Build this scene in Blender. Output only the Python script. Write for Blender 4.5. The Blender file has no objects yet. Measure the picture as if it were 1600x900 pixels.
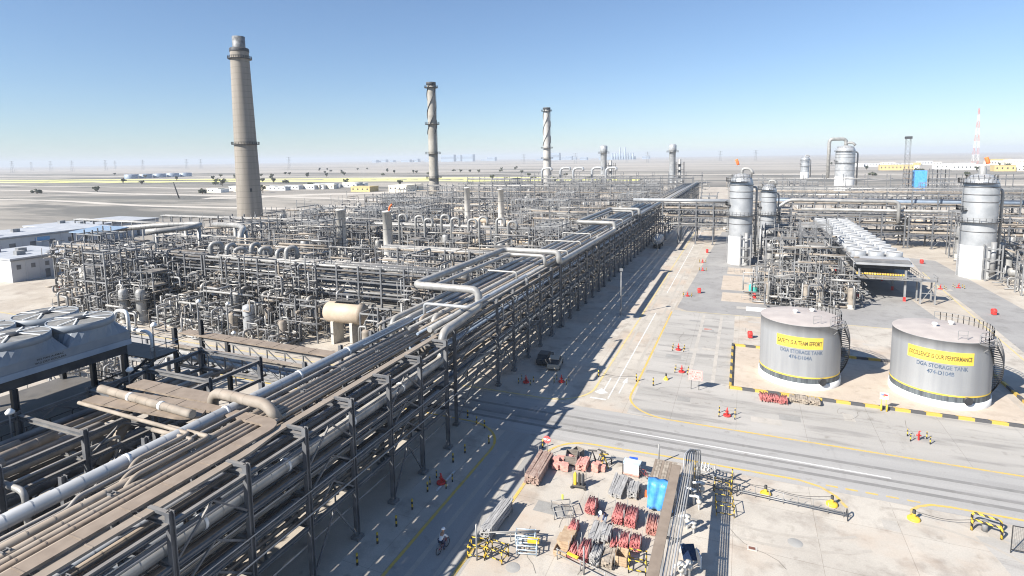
import bpy, math, random
from mathutils import Vector, Matrix
R = math.radians
random.seed(7)
S = bpy.context.scene
COL = S.collection

# ------------------------------------------------------------------ camera, sky, sun, exposure
cam_d = bpy.data.cameras.new("camera"); cam = bpy.data.objects.new("camera", cam_d); COL.objects.link(cam)
FPX, PY, PITCH, ROLL, YAW, CAMH = 872.06, 344.64, .11167, -.0151, .39397, 30.0
def cam_axes():
    cy, sy, cp, sp, cr, sr = math.cos(YAW), math.sin(YAW), math.cos(PITCH), math.sin(PITCH), math.cos(ROLL), math.sin(ROLL)
    f0 = Vector((-sy, cy, 0)); r0 = Vector((cy, sy, 0)); u0 = Vector((0, 0, 1))
    f = f0 * cp - u0 * sp; u = u0 * cp + f0 * sp
    return r0 * cr + u * sr, u * cr - r0 * sr, f
CR, CU, CF = cam_axes()
m = Matrix((CR, CU, -CF)).transposed().to_4x4(); m.translation = (0, 0, CAMH)
cam.matrix_world = m
cam_d.sensor_width = 36; cam_d.lens = 36 * FPX / 1600
cam_d.shift_y = (PY - 450) / 1600
cam_d.clip_end = 60000; cam_d.clip_start = .5
S.camera = cam
def view(p):
    d = Vector(p) - Vector((0, 0, CAMH)); z = d.dot(CF)
    if z < 1: return (-9999, -9999, z)
    return (800 + FPX * d.dot(CR) / z, PY - FPX * d.dot(CU) / z, z)

SUN_EL, SUN_AZ = 35.0, math.atan2(-.577, -.817)           # azimuth clockwise from +Y
w = bpy.data.worlds.new("World"); S.world = w; w.use_nodes = True
nt = w.node_tree; bg = nt.nodes["Background"]; sky = nt.nodes.new("ShaderNodeTexSky")
sky.sky_type = 'NISHITA'; sky.sun_disc = False; sky.sun_elevation = R(SUN_EL); sky.sun_rotation = SUN_AZ
sky.altitude = 0; sky.air_density = 1.0; sky.dust_density = .1; sky.ozone_density = 2.2
tn = nt.nodes.new("ShaderNodeVectorMath"); tn.operation = 'MULTIPLY'; tn.inputs[1].default_value = (.104, .127, .160); nt.links.new(sky.outputs[0], tn.inputs[0])
gm = nt.nodes.new("ShaderNodeGamma"); gm.inputs[1].default_value = .84; nt.links.new(tn.outputs[0], gm.inputs[0])
nt.links.new(gm.outputs[0], bg.inputs[0]); bg.inputs[1].default_value = .435
sl = bpy.data.lights.new("sun", 'SUN'); sl.energy = 5.0; sl.angle = R(.5); sl.color = (1, .95, .87)
so = bpy.data.objects.new("sun", sl); COL.objects.link(so)
d = Vector((.577 * math.cos(R(SUN_EL)), .817 * math.cos(R(SUN_EL)), -math.sin(R(SUN_EL))))
so.rotation_euler = d.to_track_quat('-Z', 'Y').to_euler(); so.location = (-100, -140, 120)
S.view_settings.view_transform = 'Standard'; S.view_settings.look = 'None'
S.view_settings.exposure = 1.0; S.view_settings.gamma = 1
S.render.engine = 'CYCLES'
S.cycles.max_bounces = 4; S.cycles.diffuse_bounces = 2; S.cycles.glossy_bounces = 2; S.cycles.volume_bounces = 0
S.cycles.use_adaptive_sampling = True; S.cycles.use_denoising = True; S.cycles.denoising_prefilter = 'ACCURATE'; S.cycles.filter_width = 1.1

# ------------------------------------------------------------------ materials
MATS = {}
def mat(name, c, c2=None, rough=.6, metal=0.0, scale=1.0, dust=0.0, dustc=(.33, .26, .19), spec=.4, stretch=None, detail=4, lo=.35, hi=.65, seam=0):
    if name in MATS: return MATS[name]
    M = bpy.data.materials.new(name); M.use_nodes = True; t = M.node_tree; N = t.nodes; Lk = t.links
    b = N["Principled BSDF"]; b.inputs["Roughness"].default_value = rough; b.inputs["Metallic"].default_value = metal
    b.inputs["Specular IOR Level"].default_value = spec
    geo = N.new("ShaderNodeNewGeometry"); vec = geo.outputs["Position"]
    if stretch:
        mp = N.new("ShaderNodeMapping"); mp.inputs["Scale"].default_value = stretch; Lk.new(vec, mp.inputs[0]); vec = mp.outputs[0]
    col = None
    if c2:
        n = N.new("ShaderNodeTexNoise"); n.inputs["Scale"].default_value = scale; n.inputs["Detail"].default_value = detail; Lk.new(vec, n.inputs[0])
        r = N.new("ShaderNodeMapRange"); r.inputs[1].default_value = lo; r.inputs[2].default_value = hi; Lk.new(n.outputs[0], r.inputs[0])
        mx = N.new("ShaderNodeMix"); mx.data_type = 'RGBA'; Lk.new(r.outputs[0], mx.inputs[0])
        mx.inputs[6].default_value = (*c, 1); mx.inputs[7].default_value = (*c2, 1); col = mx.outputs[2]
    if dust:
        sx = N.new("ShaderNodeSeparateXYZ"); Lk.new(geo.outputs["Normal"], sx.inputs[0])
        n = N.new("ShaderNodeTexNoise"); n.inputs["Scale"].default_value = .7; n.inputs["Detail"].default_value = 5; Lk.new(geo.outputs["Position"], n.inputs[0])
        a = N.new("ShaderNodeMath"); a.operation = 'MULTIPLY_ADD'; Lk.new(n.outputs[0], a.inputs[0]); a.inputs[1].default_value = 1.1; Lk.new(sx.outputs[2], a.inputs[2])
        r = N.new("ShaderNodeMapRange"); r.inputs[1].default_value = .95; r.inputs[2].default_value = 1.5; r.inputs[4].default_value = dust; Lk.new(a.outputs[0], r.inputs[0])
        mx = N.new("ShaderNodeMix"); mx.data_type = 'RGBA'; Lk.new(r.outputs[0], mx.inputs[0])
        if col: Lk.new(col, mx.inputs[6])
        else: mx.inputs[6].default_value = (*c, 1)
        mx.inputs[7].default_value = (*dustc, 1); col = mx.outputs[2]
        if metal:
            q = N.new("ShaderNodeMath"); q.operation = 'MULTIPLY_ADD'; Lk.new(r.outputs[0], q.inputs[0]); q.inputs[1].default_value = -metal; q.inputs[2].default_value = metal; Lk.new(q.outputs[0], b.inputs["Metallic"])
    if seam:
        # cladding joints: thin dark rings every `seam` metres, measured along all three axes
        s3 = N.new("ShaderNodeSeparateXYZ"); Lk.new(geo.outputs["Position"], s3.inputs[0])
        ad = N.new("ShaderNodeMath"); ad.operation = 'ADD'; Lk.new(s3.outputs[0], ad.inputs[0]); Lk.new(s3.outputs[1], ad.inputs[1])
        dv = N.new("ShaderNodeMath"); dv.operation = 'DIVIDE'; Lk.new(s3.outputs[2], dv.inputs[0]); dv.inputs[1].default_value = seam
        fr = N.new("ShaderNodeMath"); fr.operation = 'FRACT'; Lk.new(dv.outputs[0], fr.inputs[0])
        lt = N.new("ShaderNodeMath"); lt.operation = 'LESS_THAN'; Lk.new(fr.outputs[0], lt.inputs[0]); lt.inputs[1].default_value = .09
        mm = N.new("ShaderNodeMath"); mm.operation = 'MULTIPLY'; Lk.new(lt.outputs[0], mm.inputs[0]); mm.inputs[1].default_value = .35
        mx = N.new("ShaderNodeMix"); mx.data_type = 'RGBA'; Lk.new(mm.outputs[0], mx.inputs[0])
        if col: Lk.new(col, mx.inputs[6])
        else: mx.inputs[6].default_value = (*c, 1)
        mx.inputs[7].default_value = (c[0] * .4, c[1] * .4, c[2] * .4, 1); col = mx.outputs[2]
    if col: Lk.new(col, b.inputs["Base Color"])
    else: b.inputs["Base Color"].default_value = (*c, 1)
    MATS[name] = M
    return M
def stripes(name, ca, cb, axis, period, off=0.0):
    if name in MATS: return MATS[name]
    M = bpy.data.materials.new(name); M.use_nodes = True; t = M.node_tree; N = t.nodes; Lk = t.links; b = N["Principled BSDF"]
    b.inputs["Roughness"].default_value = .6
    tc = N.new("ShaderNodeTexCoord"); s3 = N.new("ShaderNodeSeparateXYZ"); Lk.new(tc.outputs["Object"], s3.inputs[0])
    if axis == 'xy':
        a0 = N.new("ShaderNodeMath"); a0.operation = 'ADD'; Lk.new(s3.outputs[0], a0.inputs[0]); Lk.new(s3.outputs[1], a0.inputs[1]); src = a0.outputs[0]
    elif axis == 'all':
        a0 = N.new("ShaderNodeMath"); a0.operation = 'ADD'; Lk.new(s3.outputs[0], a0.inputs[0]); Lk.new(s3.outputs[1], a0.inputs[1])
        a1 = N.new("ShaderNodeMath"); a1.operation = 'ADD'; Lk.new(a0.outputs[0], a1.inputs[0]); Lk.new(s3.outputs[2], a1.inputs[1]); src = a1.outputs[0]
    else: src = s3.outputs['xyz'.index(axis)]
    ml = N.new("ShaderNodeMath"); ml.operation = 'MULTIPLY_ADD'; Lk.new(src, ml.inputs[0]); ml.inputs[1].default_value = 1 / period; ml.inputs[2].default_value = off
    fr = N.new("ShaderNodeMath"); fr.operation = 'FRACT'; Lk.new(ml.outputs[0], fr.inputs[0])
    gt = N.new("ShaderNodeMath"); gt.operation = 'GREATER_THAN'; Lk.new(fr.outputs[0], gt.inputs[0]); gt.inputs[1].default_value = .5
    n = N.new("ShaderNodeTexNoise"); n.inputs["Scale"].default_value = 3; n.inputs["Detail"].default_value = 5
    mx = N.new("ShaderNodeMix"); mx.data_type = 'RGBA'; Lk.new(gt.outputs[0], mx.inputs[0]); mx.inputs[6].default_value = (*ca, 1); mx.inputs[7].default_value = (*cb, 1)
    m2 = N.new("ShaderNodeMix"); m2.data_type = 'RGBA'; m2.blend_type = 'MULTIPLY'; m2.inputs[0].default_value = .35; Lk.new(mx.outputs[2], m2.inputs[6]); Lk.new(n.outputs[0], m2.inputs[7])
    Lk.new(m2.outputs[2], b.inputs["Base Color"]); MATS[name] = M
    return M

STEEL = mat("painted_grey_steel", (.10, .105, .115), (.175, .178, .185), .55, .1, .8, dust=.5, dustc=(.34, .30, .25))
STEELD = mat("dark_grey_steel", (.03, .033, .04), (.06, .062, .066), .6, .1, .8, dust=.45, dustc=(.27, .24, .20))
STEELL = mat("galvanised_steel", (.20, .205, .21), (.31, .31, .31), .5, .2, .8, dust=.35, dustc=(.40, .36, .30))
ALU = mat("aluminium_cladding", (.24, .24, .235), (.37, .365, .35), .45, .25, .6, dust=.4, dustc=(.55, .49, .41))
ALUB = mat("bright_aluminium_cladding", (.33, .345, .36), (.44, .45, .46), .36, .3, .5, dust=.15, dustc=(.6, .55, .48))
TAN = mat("dusty_tan_pipe", (.20, .175, .145), (.32, .28, .235), .7, 0, .9, dust=.7, dustc=(.31, .25, .195))
BROWN = mat("rusty_brown_cover", (.17, .135, .105), (.29, .235, .185), .8, 0, 1.3, dust=.6, dustc=(.28, .22, .17))
PIPEG = mat("grey_pipe_paint", (.13, .133, .14), (.24, .24, .24), .5, .1, .7, dust=.6, dustc=(.43, .375, .31))
CONC = mat("weathered_concrete_block", (.44, .42, .38), (.56, .53, .48), .85, 0, 1.2)
CHIM = mat("chimney_concrete", (.215, .192, .165), (.30, .27, .232), .85, 0, .6, stretch=(.8, .8, .06), seam=2.7, lo=.3, hi=.7)
WHITE = mat("white_paint", (.72, .72, .70), (.80, .80, .78), .5, 0, .8)
OFFW = mat("off_white_wall", (.44, .45, .47), (.52, .525, .53), .7, 0, .2)
REDP = mat("red_paint", (.52, .03, .03), (.62, .06, .05), .5, 0, 1)
PINK = mat("faded_red_tube", (.36, .10, .10), (.52, .21, .19), .7, 0, 3)
PINKL = mat("pale_pink_block", (.55, .24, .20), (.66, .36, .30), .8, 0, 3)
YEL = mat("yellow_paint", (.72, .44, .03), (.82, .54, .06), .55, 0, 1)
BLACK = mat("black_paint", (.025, .025, .028), (.05, .05, .05), .55, 0, 1)
WOOD = mat("weathered_plank", (.24, .20, .16), (.42, .36, .29), .85, 0, 2.5)
WOODG = mat("grey_plank", (.24, .235, .23), (.42, .41, .40), .85, 0, 3, stretch=(3, .4, 3))
CRATE = mat("crate_wood", (.36, .25, .16), (.48, .36, .24), .85, 0, 3)
BLUE = mat("blue_tarpaulin", (.05, .26, .62), (.12, .36, .72), .45, 0, 1.5)
BEIGE = mat("beige_drum_paint", (.40, .325, .24), (.48, .40, .31), .6, 0, .6, dust=.3, dustc=(.5, .42, .33))
ORANGE = mat("orange_cloth", (.75, .14, .04), (.85, .2, .06), .8, 0, 1)
GREENP = mat("teal_paint", (.05, .42, .36), (.08, .5, .44), .5, 0, 1)
FANP = mat("pale_fan_casing", (.17, .20, .24), (.24, .27, .30), .5, 0, .5, dust=.15)
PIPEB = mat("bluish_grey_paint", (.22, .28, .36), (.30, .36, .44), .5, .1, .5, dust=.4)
MESH = mat("fan_guard_mesh", (.20, .195, .18), (.30, .29, .27), .7, .2, 2)

# ------------------------------------------------------------------ mesh building
class MB:
    def __init__(s): s.v = []; s.f = []; s.sm = []
    def add(s, vs, fs, smooth=False):
        o = len(s.v); s.v.extend(vs)
        for f in fs: s.f.append([o + i for i in f]); s.sm.append(smooth)
    def box(s, x0, x1, y0, y1, z0, z1):
        s.add([(x0, y0, z0), (x1, y0, z0), (x1, y1, z0), (x0, y1, z0), (x0, y0, z1), (x1, y0, z1), (x1, y1, z1), (x0, y1, z1)],
              [(3, 2, 1, 0), (4, 5, 6, 7), (0, 1, 5, 4), (1, 2, 6, 5), (2, 3, 7, 6), (3, 0, 4, 7)]); return s
    def cbox(s, c, sx, sy, sz, rz=0.0):
        ca, sa = math.cos(rz), math.sin(rz); vs = []
        for z in (-.5, .5):
            for x, y in ((-.5, -.5), (.5, -.5), (.5, .5), (-.5, .5)):
                X, Y = x * sx, y * sy; vs.append((c[0] + X * ca - Y * sa, c[1] + X * sa + Y * ca, c[2] + z * sz))
        s.add(vs, [(3, 2, 1, 0), (4, 5, 6, 7), (0, 1, 5, 4), (1, 2, 6, 5), (2, 3, 7, 6), (3, 0, 4, 7)]); return s
    def frame(s, p, q):
        p, q = Vector(p), Vector(q); d = (q - p).normalized()
        u = Vector((1, 0, 0)) if abs(d.z) > .95 else d.cross(Vector((0, 0, 1))).normalized()
        return p, q, u, d.cross(u).normalized() * -1 if abs(d.z) <= .95 else d.cross(u).normalized()
    def beam(s, p, q, wd=.2, h=.2):
        p, q, u, t = s.frame(p, q); vs = []
        for e in (p, q):
            for a, b in ((-1, -1), (1, -1), (1, 1), (-1, 1)): vs.append(tuple(e + u * (a * wd / 2) + t * (b * h / 2)))
        s.add(vs, [(0, 1, 2, 3), (7, 6, 5, 4), (0, 4, 5, 1), (1, 5, 6, 2), (2, 6, 7, 3), (3, 7, 4, 0)]); return s
    def ibeam(s, p, q, wd=.3, h=.3, th=.05):
        p, q, u, t = s.frame(p, q); a, b, k = wd / 2, h / 2, th / 2
        pr = [(-a, -b), (a, -b), (a, -b + th), (k, -b + th), (k, b - th), (a, b - th), (a, b), (-a, b), (-a, b - th), (-k, b - th), (-k, -b + th), (-a, -b + th)]
        vs = [tuple(e + u * x + t * y) for e in (p, q) for x, y in pr]; n = 12
        s.add(vs, [(i, i + n, (i + 1) % n + n, (i + 1) % n) for i in range(n)] + [tuple(range(n)), tuple(range(2 * n - 1, n - 1, -1))]); return s
    def tube(s, path, r, seg=8, bend=None, bs=4, cap=True):
        P = [Vector(p) for p in path]
        if bend is None: bend = 2.2 * r
        pts = [P[0]]
        for i in range(1, len(P) - 1):
            a, b, c = P[i - 1], P[i], P[i + 1]; d1, d2 = (b - a), (c - b); l = min(bend, d1.length * .48, d2.length * .48)
            d1.normalize(); d2.normalize()
            if l < 1e-3 or d1.dot(d2) > .999: pts.append(b); continue
            s0, s1 = b - d1 * l, b + d2 * l
            for k in range(bs + 1):
                t = k / bs; pts.append(s0 * (1 - t) ** 2 + b * 2 * t * (1 - t) + s1 * t * t)
        pts.append(P[-1]); vs = []; n = len(pts); u = None
        for i, p in enumerate(pts):
            d = (pts[min(i + 1, n - 1)] - pts[max(i - 1, 0)]).normalized()
            if u is None: u = d.cross(Vector((0, 0, 1)) if abs(d.z) < .9 else Vector((1, 0, 0))).normalized()
            else: u = (u - d * u.dot(d)).normalized()
            v = d.cross(u)
            for k in range(seg):
                a = 2 * math.pi * k / seg; vs.append(tuple(p + u * (math.cos(a) * r) + v * (math.sin(a) * r)))
        fs = [(i * seg + k, i * seg + (k + 1) % seg, (i + 1) * seg + (k + 1) % seg, (i + 1) * seg + k) for i in range(n - 1) for k in range(seg)]
        s.add(vs, fs, True)
        if cap:
            o = len(s.v) - len(vs); s.f.append([o + k for k in range(seg)][::-1]); s.sm.append(False); s.f.append([o + (n - 1) * seg + k for k in range(seg)]); s.sm.append(False)
        return s
    def lathe(s, prof, cx=0, cy=0, seg=24, axis='z', smooth=True, a0=0, a1=2 * math.pi):
        full = abs(a1 - a0 - 2 * math.pi) < 1e-6; n = seg if full else seg + 1; vs = []
        for r, z in prof:
            for k in range(n):
                a = a0 + (a1 - a0) * k / seg; x, y = r * math.cos(a), r * math.sin(a)
                vs.append((cx + x, cy + y, z) if axis == 'z' else ((z, cx + x, cy + y) if axis == 'x' else (cx + y, z, cy + x)))
        fs = []
        for i in range(len(prof) - 1):
            for k in range(seg):
                k2 = (k + 1) % n if full else k + 1
                fs.append((i * n + k, i * n + k2, (i + 1) * n + k2, (i + 1) * n + k))
        s.add(vs, fs, smooth); return s
    def mesh(s, name, m):
        me = bpy.data.meshes.new(name); me.from_pydata(s.v, [], s.f)
        me.polygons.foreach_set("use_smooth", s.sm); me.materials.append(m); me.update(); return me
    def build(s, name, m, parent=None, loc=None, rz=0.0):
        return put(s.mesh(name, m), name, parent, loc, rz)
def put(me, name, parent=None, loc=None, rz=0.0):
    o = bpy.data.objects.new(name, me); COL.objects.link(o)
    if parent is not None: o.parent = parent
    if loc is not None: o.location = loc
    o.rotation_euler.z = rz
    return o
def tag(o, label=None, cat=None, group=None, kind=None):
    if label: o['label'] = label
    if cat: o['category'] = cat
    if group: o['group'] = group
    if kind: o['kind'] = kind
    return o
def thing(name, label, cat, loc=(0, 0, 0), rz=0.0, group=None):
    o = bpy.data.objects.new(name, None); COL.objects.link(o); o.location = loc; o.rotation_euler.z = rz
    return tag(o, label, cat, group)
def dup(root, loc, rz=0.0, label=None, group=None):
    r = root.copy(); COL.objects.link(r); r.location = loc; r.rotation_euler.z = rz
    if label: r['label'] = label
    if group: r['group'] = group
    for ch in root.children:
        c = ch.copy(); COL.objects.link(c); c.parent = r
        for g in ch.children:
            e = g.copy(); COL.objects.link(e); e.parent = c
    return r
ONES = "zeroth first second third fourth fifth sixth seventh eighth ninth tenth eleventh twelfth thirteenth fourteenth fifteenth sixteenth seventeenth eighteenth nineteenth".split()
TENS = {2: "twent", 3: "thirt", 4: "fort", 5: "fift", 6: "sixt", 7: "sevent", 8: "eight", 9: "ninet"}
def ordinal(n):
    if n < 20: return ONES[n]
    return TENS[n // 10] + ("ieth" if n % 10 == 0 else "y-" + ONES[n % 10])
REP = {}                                     # repeats waiting for their label
def later(o, key, value, head, frm, tail): REP.setdefault(key, []).append((o, value, head, frm, tail))
def settle():
    for key, lst in REP.items():
        lst.sort(key=lambda t: t[1])
        for i, (o, v, head, frm, tail) in enumerate(lst):
            o['label'] = f"{ordinal(i + 1)} {head} {frm}, {tail}" if len(lst) > 1 else f"{head}, {tail}"
class Mass:
    """one mesh with several materials: the uncountable rest of the small pipes"""
    def __init__(s): s.d = {}
    def __getitem__(s, m):
        if m.name not in s.d: s.d[m.name] = (MB(), m)
        return s.d[m.name][0]
    def build(s, name):
        v, f, sm, mi, ms = [], [], [], [], []
        for k, (b, m) in enumerate(s.d.values()):
            o = len(v); v += b.v; f += [[o + i for i in q] for q in b.f]; sm += b.sm; mi += [k] * len(b.f); ms.append(m)
        me = bpy.data.meshes.new(name); me.from_pydata(v, [], f); me.polygons.foreach_set("use_smooth", sm); me.polygons.foreach_set("material_index", mi)
        for m in ms: me.materials.append(m)
        me.update(); return put(me, name)
PW = Mass()

# ------------------------------------------------------------------ the setting: ground, roads, paint
def sheet(name, pts, z, m, kind='structure'):
    b = MB(); b.add([(x, y, z) for x, y in pts], [tuple(range(len(pts)))]); o = b.build(name, m); return tag(o, kind=kind)
def rect(name, x0, x1, y0, y1, z, m): return sheet(name, [(x0, y0), (x1, y0), (x1, y1), (x0, y1)], z, m)
def ground_mat(name, c, c2, c3, s1, s2, stretch=None, joints=0, stain=None, lo=.38, hi=.62, stainlo=.56, lo2=.5, hi2=.72):
    M = bpy.data.materials.new(name); M.use_nodes = True; t = M.node_tree; N = t.nodes; Lk = t.links; b = N["Principled BSDF"]
    b.inputs["Roughness"].default_value = .9; b.inputs["Specular IOR Level"].default_value = .2
    geo = N.new("ShaderNodeNewGeometry"); vec = geo.outputs["Position"]
    def noise(sc, det=6, st=None, rough=.6):
        n = N.new("ShaderNodeTexNoise"); n.inputs["Scale"].default_value = sc; n.inputs["Detail"].default_value = det; n.inputs["Roughness"].default_value = rough
        if st:
            mp = N.new("ShaderNodeMapping"); mp.inputs["Scale"].default_value = st; Lk.new(vec, mp.inputs[0]); Lk.new(mp.outputs[0], n.inputs[0])
        else: Lk.new(vec, n.inputs[0])
        return n.outputs[0]
    def ramp(x, a, bb, mxv=1.0):
        r = N.new("ShaderNodeMapRange"); r.inputs[1].default_value = a; r.inputs[2].default_value = bb; r.inputs[4].default_value = mxv; Lk.new(x, r.inputs[0]); return r.outputs[0]
    def mix(f, A, B, mode='MIX'):
        mx = N.new("ShaderNodeMix"); mx.data_type = 'RGBA'; mx.blend_type = mode
        if isinstance(f, float): mx.inputs[0].default_value = f
        else: Lk.new(f, mx.inputs[0])
        for i, q in ((6, A), (7, B)):
            if isinstance(q, tuple): mx.inputs[i].default_value = (*q, 1)
            else: Lk.new(q, mx.inputs[i])
        return mx.outputs[2]
    col = mix(ramp(noise(s1, 8, stretch), lo, hi), c, c2)
    col = mix(ramp(noise(s2, 8, stretch), lo2, hi2), col, c3)
    fine = noise(9, 5); col = mix(ramp(fine, .35, .75, .22), col, (.12, .11, .10))
    col = mix(ramp(noise(.75, 3, None, .5), .63, .74, .4), col, (c3[0] * .55, c3[1] * .52, c3[2] * .48))
    col = mix(ramp(noise(.35, 4, (1.0, .22, 1), .7), .60, .72, .28), col, (c3[0] * .7, c3[1] * .68, c3[2] * .65))
    if stain: col = mix(ramp(noise(.09, 5), stainlo, stainlo + .2, .7), col, stain)
    if joints:
        br = N.new("ShaderNodeTexBrick"); br.offset = 0; br.inputs["Scale"].default_value = 1; br.inputs["Mortar Size"].default_value = .022
        br.inputs["Brick Width"].default_value = joints; br.inputs["Row Height"].default_value = joints; br.inputs["Mortar Smooth"].default_value = .2; br.inputs["Bias"].default_value = -.3
        br.inputs["Color1"].default_value = (1, 1, 1, 1); br.inputs["Color2"].default_value = (.93, .93, .93, 1); br.inputs["Mortar"].default_value = (.62, .6, .58, 1)
        Lk.new(vec, br.inputs[0]); col = mix(.8, col, br.outputs[0], 'MULTIPLY')
    Lk.new(col, b.inputs["Base Color"]); return M
DESERT = ground_mat("desert_sand", (.42, .38, .325), (.27, .247, .215), (.15, .145, .13), .006, .011, stretch=(.3, 1.0, 1), lo=.40, hi=.56, lo2=.50, hi2=.58)
APRON = ground_mat("plant_sand_and_concrete", (.52, .47, .40), (.44, .385, .32), (.36, .31, .26), .12, .25)
SLAB = ground_mat("pale_concrete_slab", (.54, .495, .43), (.46, .42, .365), (.37, .33, .285), .13, .4, joints=6.2, stain=(.48, .37, .28), stainlo=.5, lo2=.5, hi2=.66)
GSLAB = ground_mat("grey_concrete_slab", (.46, .435, .40), (.39, .37, .34), (.30, .285, .265), .16, .35, stretch=(.25, 1.4, 1), joints=7.0, lo2=.52, hi2=.64)
ASPH = ground_mat("worn_asphalt", (.42, .405, .385), (.36, .35, .335), (.29, .28, .27), .2, .3, stretch=(.10, 1.8, 1))
ASPH2 = ground_mat("grey_asphalt_apron", (.35, .34, .325), (.30, .29, .28), (.25, .24, .23), .12, .3)
BUNDS = ground_mat("bund_sand", (.55, .47, .385), (.50, .42, .34), (.42, .35, .28), .2, .6)
YLINE = ground_mat("yellow_road_paint", (.66, .45, .10), (.60, .44, .15), (.46, .39, .26), .6, 1.2, lo2=.52, hi2=.7)
YFAD = ground_mat("faded_yellow_road_paint", (.62, .50, .22), (.58, .48, .26), (.48, .43, .33), .6, 1.2)
WLINE = ground_mat("white_road_paint", (.74, .73, .71), (.68, .67, .65), (.52, .50, .47), .6, 1.2, lo2=.52, hi2=.7)

HOR = 16000
b = MB(); NG = 24
b.add([(-HOR + 2 * HOR * i / NG, -2000 + (HOR + 2000) * j / NG, 0) for j in range(NG + 1) for i in range(NG + 1)],
      [(j * (NG + 1) + i, j * (NG + 1) + i + 1, (j + 1) * (NG + 1) + i + 1, (j + 1) * (NG + 1) + i) for j in range(NG) for i in range(NG)])
tag(b.build("ground", DESERT), kind='structure')
rect("plain", -HOR, HOR, 1150, HOR, .02, ground_mat("pale_far_sand", (.44, .40, .35), (.36, .33, .29), (.19, .18, .16), .0026, .005, stretch=(.2, 1.0, 1), lo=.40, hi=.6, lo2=.55, hi2=.66))
rect("plant_ground", -182, 150, -30, 560, .004, APRON)
rect("pavement", -27.2, -19.2, -10, 53.9, .008, SLAB)
rect("pavement", -19.2, 60, -10, 53.9, .009, SLAB)
rect("road", -320, 170, 54, 62.7, .012, ASPH)
rect("pavement", -11.9, 90, 62.9, 74.6, .008, GSLAB)
rect("pavement", -40, -17.3, 63, 250, .008, SLAB)
rect("pavement", -17.3, -11.9, 62.75, 260, .0125, SLAB)
rect("pavement", -11.9, -.8, 74.6, 110.5, .008, GSLAB)
rect("pavement", -.8, 60, 92.3, 110.5, .008, SLAB)
sheet("pavement", [(-11.5, 112.5), (-9.6, 110.6), (34, 110.6), (33, 122), (31.5, 150), (31, 232), (-7.2, 232)], .0105, ASPH2)
rect("pavement", -3.6, 8, 120.5, 128.5, .015, BUNDS); rect("pavement", -4.0, 3.4, 131, 147, .015, BUNDS); rect("pavement", -3.2, 4, 149, 158, .015, BUNDS)
sheet("road", [(37.5, 70), (50, 70), (49.5, 185), (44, 188), (41.5, 165), (40.8, 130)], .013, ASPH2)
rect("pavement", -.9, 30.6, 74.7, 92, .017, BUNDS)
# the road leading south along the racks
rect("road", -23.6, -18.2, -10, 53.95, .013, ground_mat("worn_lane", (.40, .385, .36), (.35, .335, .315), (.30, .29, .27), .2, .3, stretch=(1.4, .15, 1)))

def paint(name, path, wd, m, z=.022):
    b = MB(); P = [Vector((x, y, 0)) for x, y in path]; vs = []
    for i, p in enumerate(P):
        d = (P[min(i + 1, len(P) - 1)] - P[max(i - 1, 0)]).normalized(); n = Vector((-d.y, d.x, 0)) * (wd / 2)
        vs += [(p.x + n.x, p.y + n.y, z), (p.x - n.x, p.y - n.y, z)]
    b.add(vs, [(2 * i, 2 * i + 1, 2 * i + 3, 2 * i + 2) for i in range(len(P) - 1)]); return tag(b.build(name, m), kind='structure')
def arc(cx, cy, r, a0, a1, n=10): return [(cx + r * math.cos(R(a0 + (a1 - a0) * i / n)), cy + r * math.sin(R(a0 + (a1 - a0) * i / n))) for i in range(n + 1)]
paint("road_marking", [(-17.0, 240), (-17.1, 150), (-17.1, 74)] + arc(-22.3, 68.6, 5.2, 0, -90) + [(-60, 63.2), (-180, 63.2)], .3, YFAD, .0235)
paint("road_marking", [(-12.1, 109), (-12.3, 72)] + arc(-7.1, 68.2, 5.3, 180, 270) + [(24, 62.9), (110, 62.9)], .26, YLINE)
paint("road_marking", [(-14.85, 240), (-14.85, 124)], .16, WLINE, .0255); paint("road_marking", [(-14.85, 107), (-14.85, 66)], .16, WLINE, .0255)
paint("road_marking", [(-17, 65.6), (-15, 65.6)], .35, WLINE, .0265)
paint("road_marking", [(-15.9, 67.2), (-15.9, 72.5)], .16, WLINE, .0255)
b = MB(); b.add([(-16.9, 67.4, .027), (-16.1, 67.0, .027), (-15.2, 67.6, .027), (-15.9, 68.4, .027), (-16.3, 68.8, .027)], [(0, 1, 2, 3, 4)]); tag(b.build("road_marking", WLINE), kind='structure')
b = MB(); b.add([(-13.75, 71.6, .027), (-14.2, 71.6, .027), (-13.85, 73.6, .027), (-13.5, 71.6, .027)], [(0, 1, 2, 3)][::-1]); tag(b.build("road_marking", WLINE), kind='structure')
paint("road_marking", [(-13.9, 68), (-13.85, 71.7)], .16, WLINE, .0255)
paint("road_marking", [(-11.8, 58.45), (-2, 58.4), (13.4, 58.2)], .17, WLINE); 
TYRE = ground_mat("tyre_marks", (.22, .215, .205), (.26, .25, .24), (.30, .29, .275), .5, .8)
for (pts, wd_) in (([(-70, 56.3), (0, 56.4), (90, 56.8)], .5), ([(-70, 57.6), (90, 57.9)], .45), ([(-70, 59.6), (90, 59.9)], .5), ([(-16.2, 75), (-16.2, 200)], .4), ([(-13.3, 75), (-13.4, 150)], .4), ([(-21.9, 5), (-21.6, 50)], .4), ([(-19.9, 5), (-19.7, 50)], .4)):
    paint("road_marking", pts, wd_, TYRE if abs(pts[0][1]) > 50 and pts[0][0] < -60 else ground_mat("lane_wear", (.47, .43, .375), (.43, .395, .345), (.40, .365, .32), .3, .6), .0185 if pts[0][0] < -60 else .0205)
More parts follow.
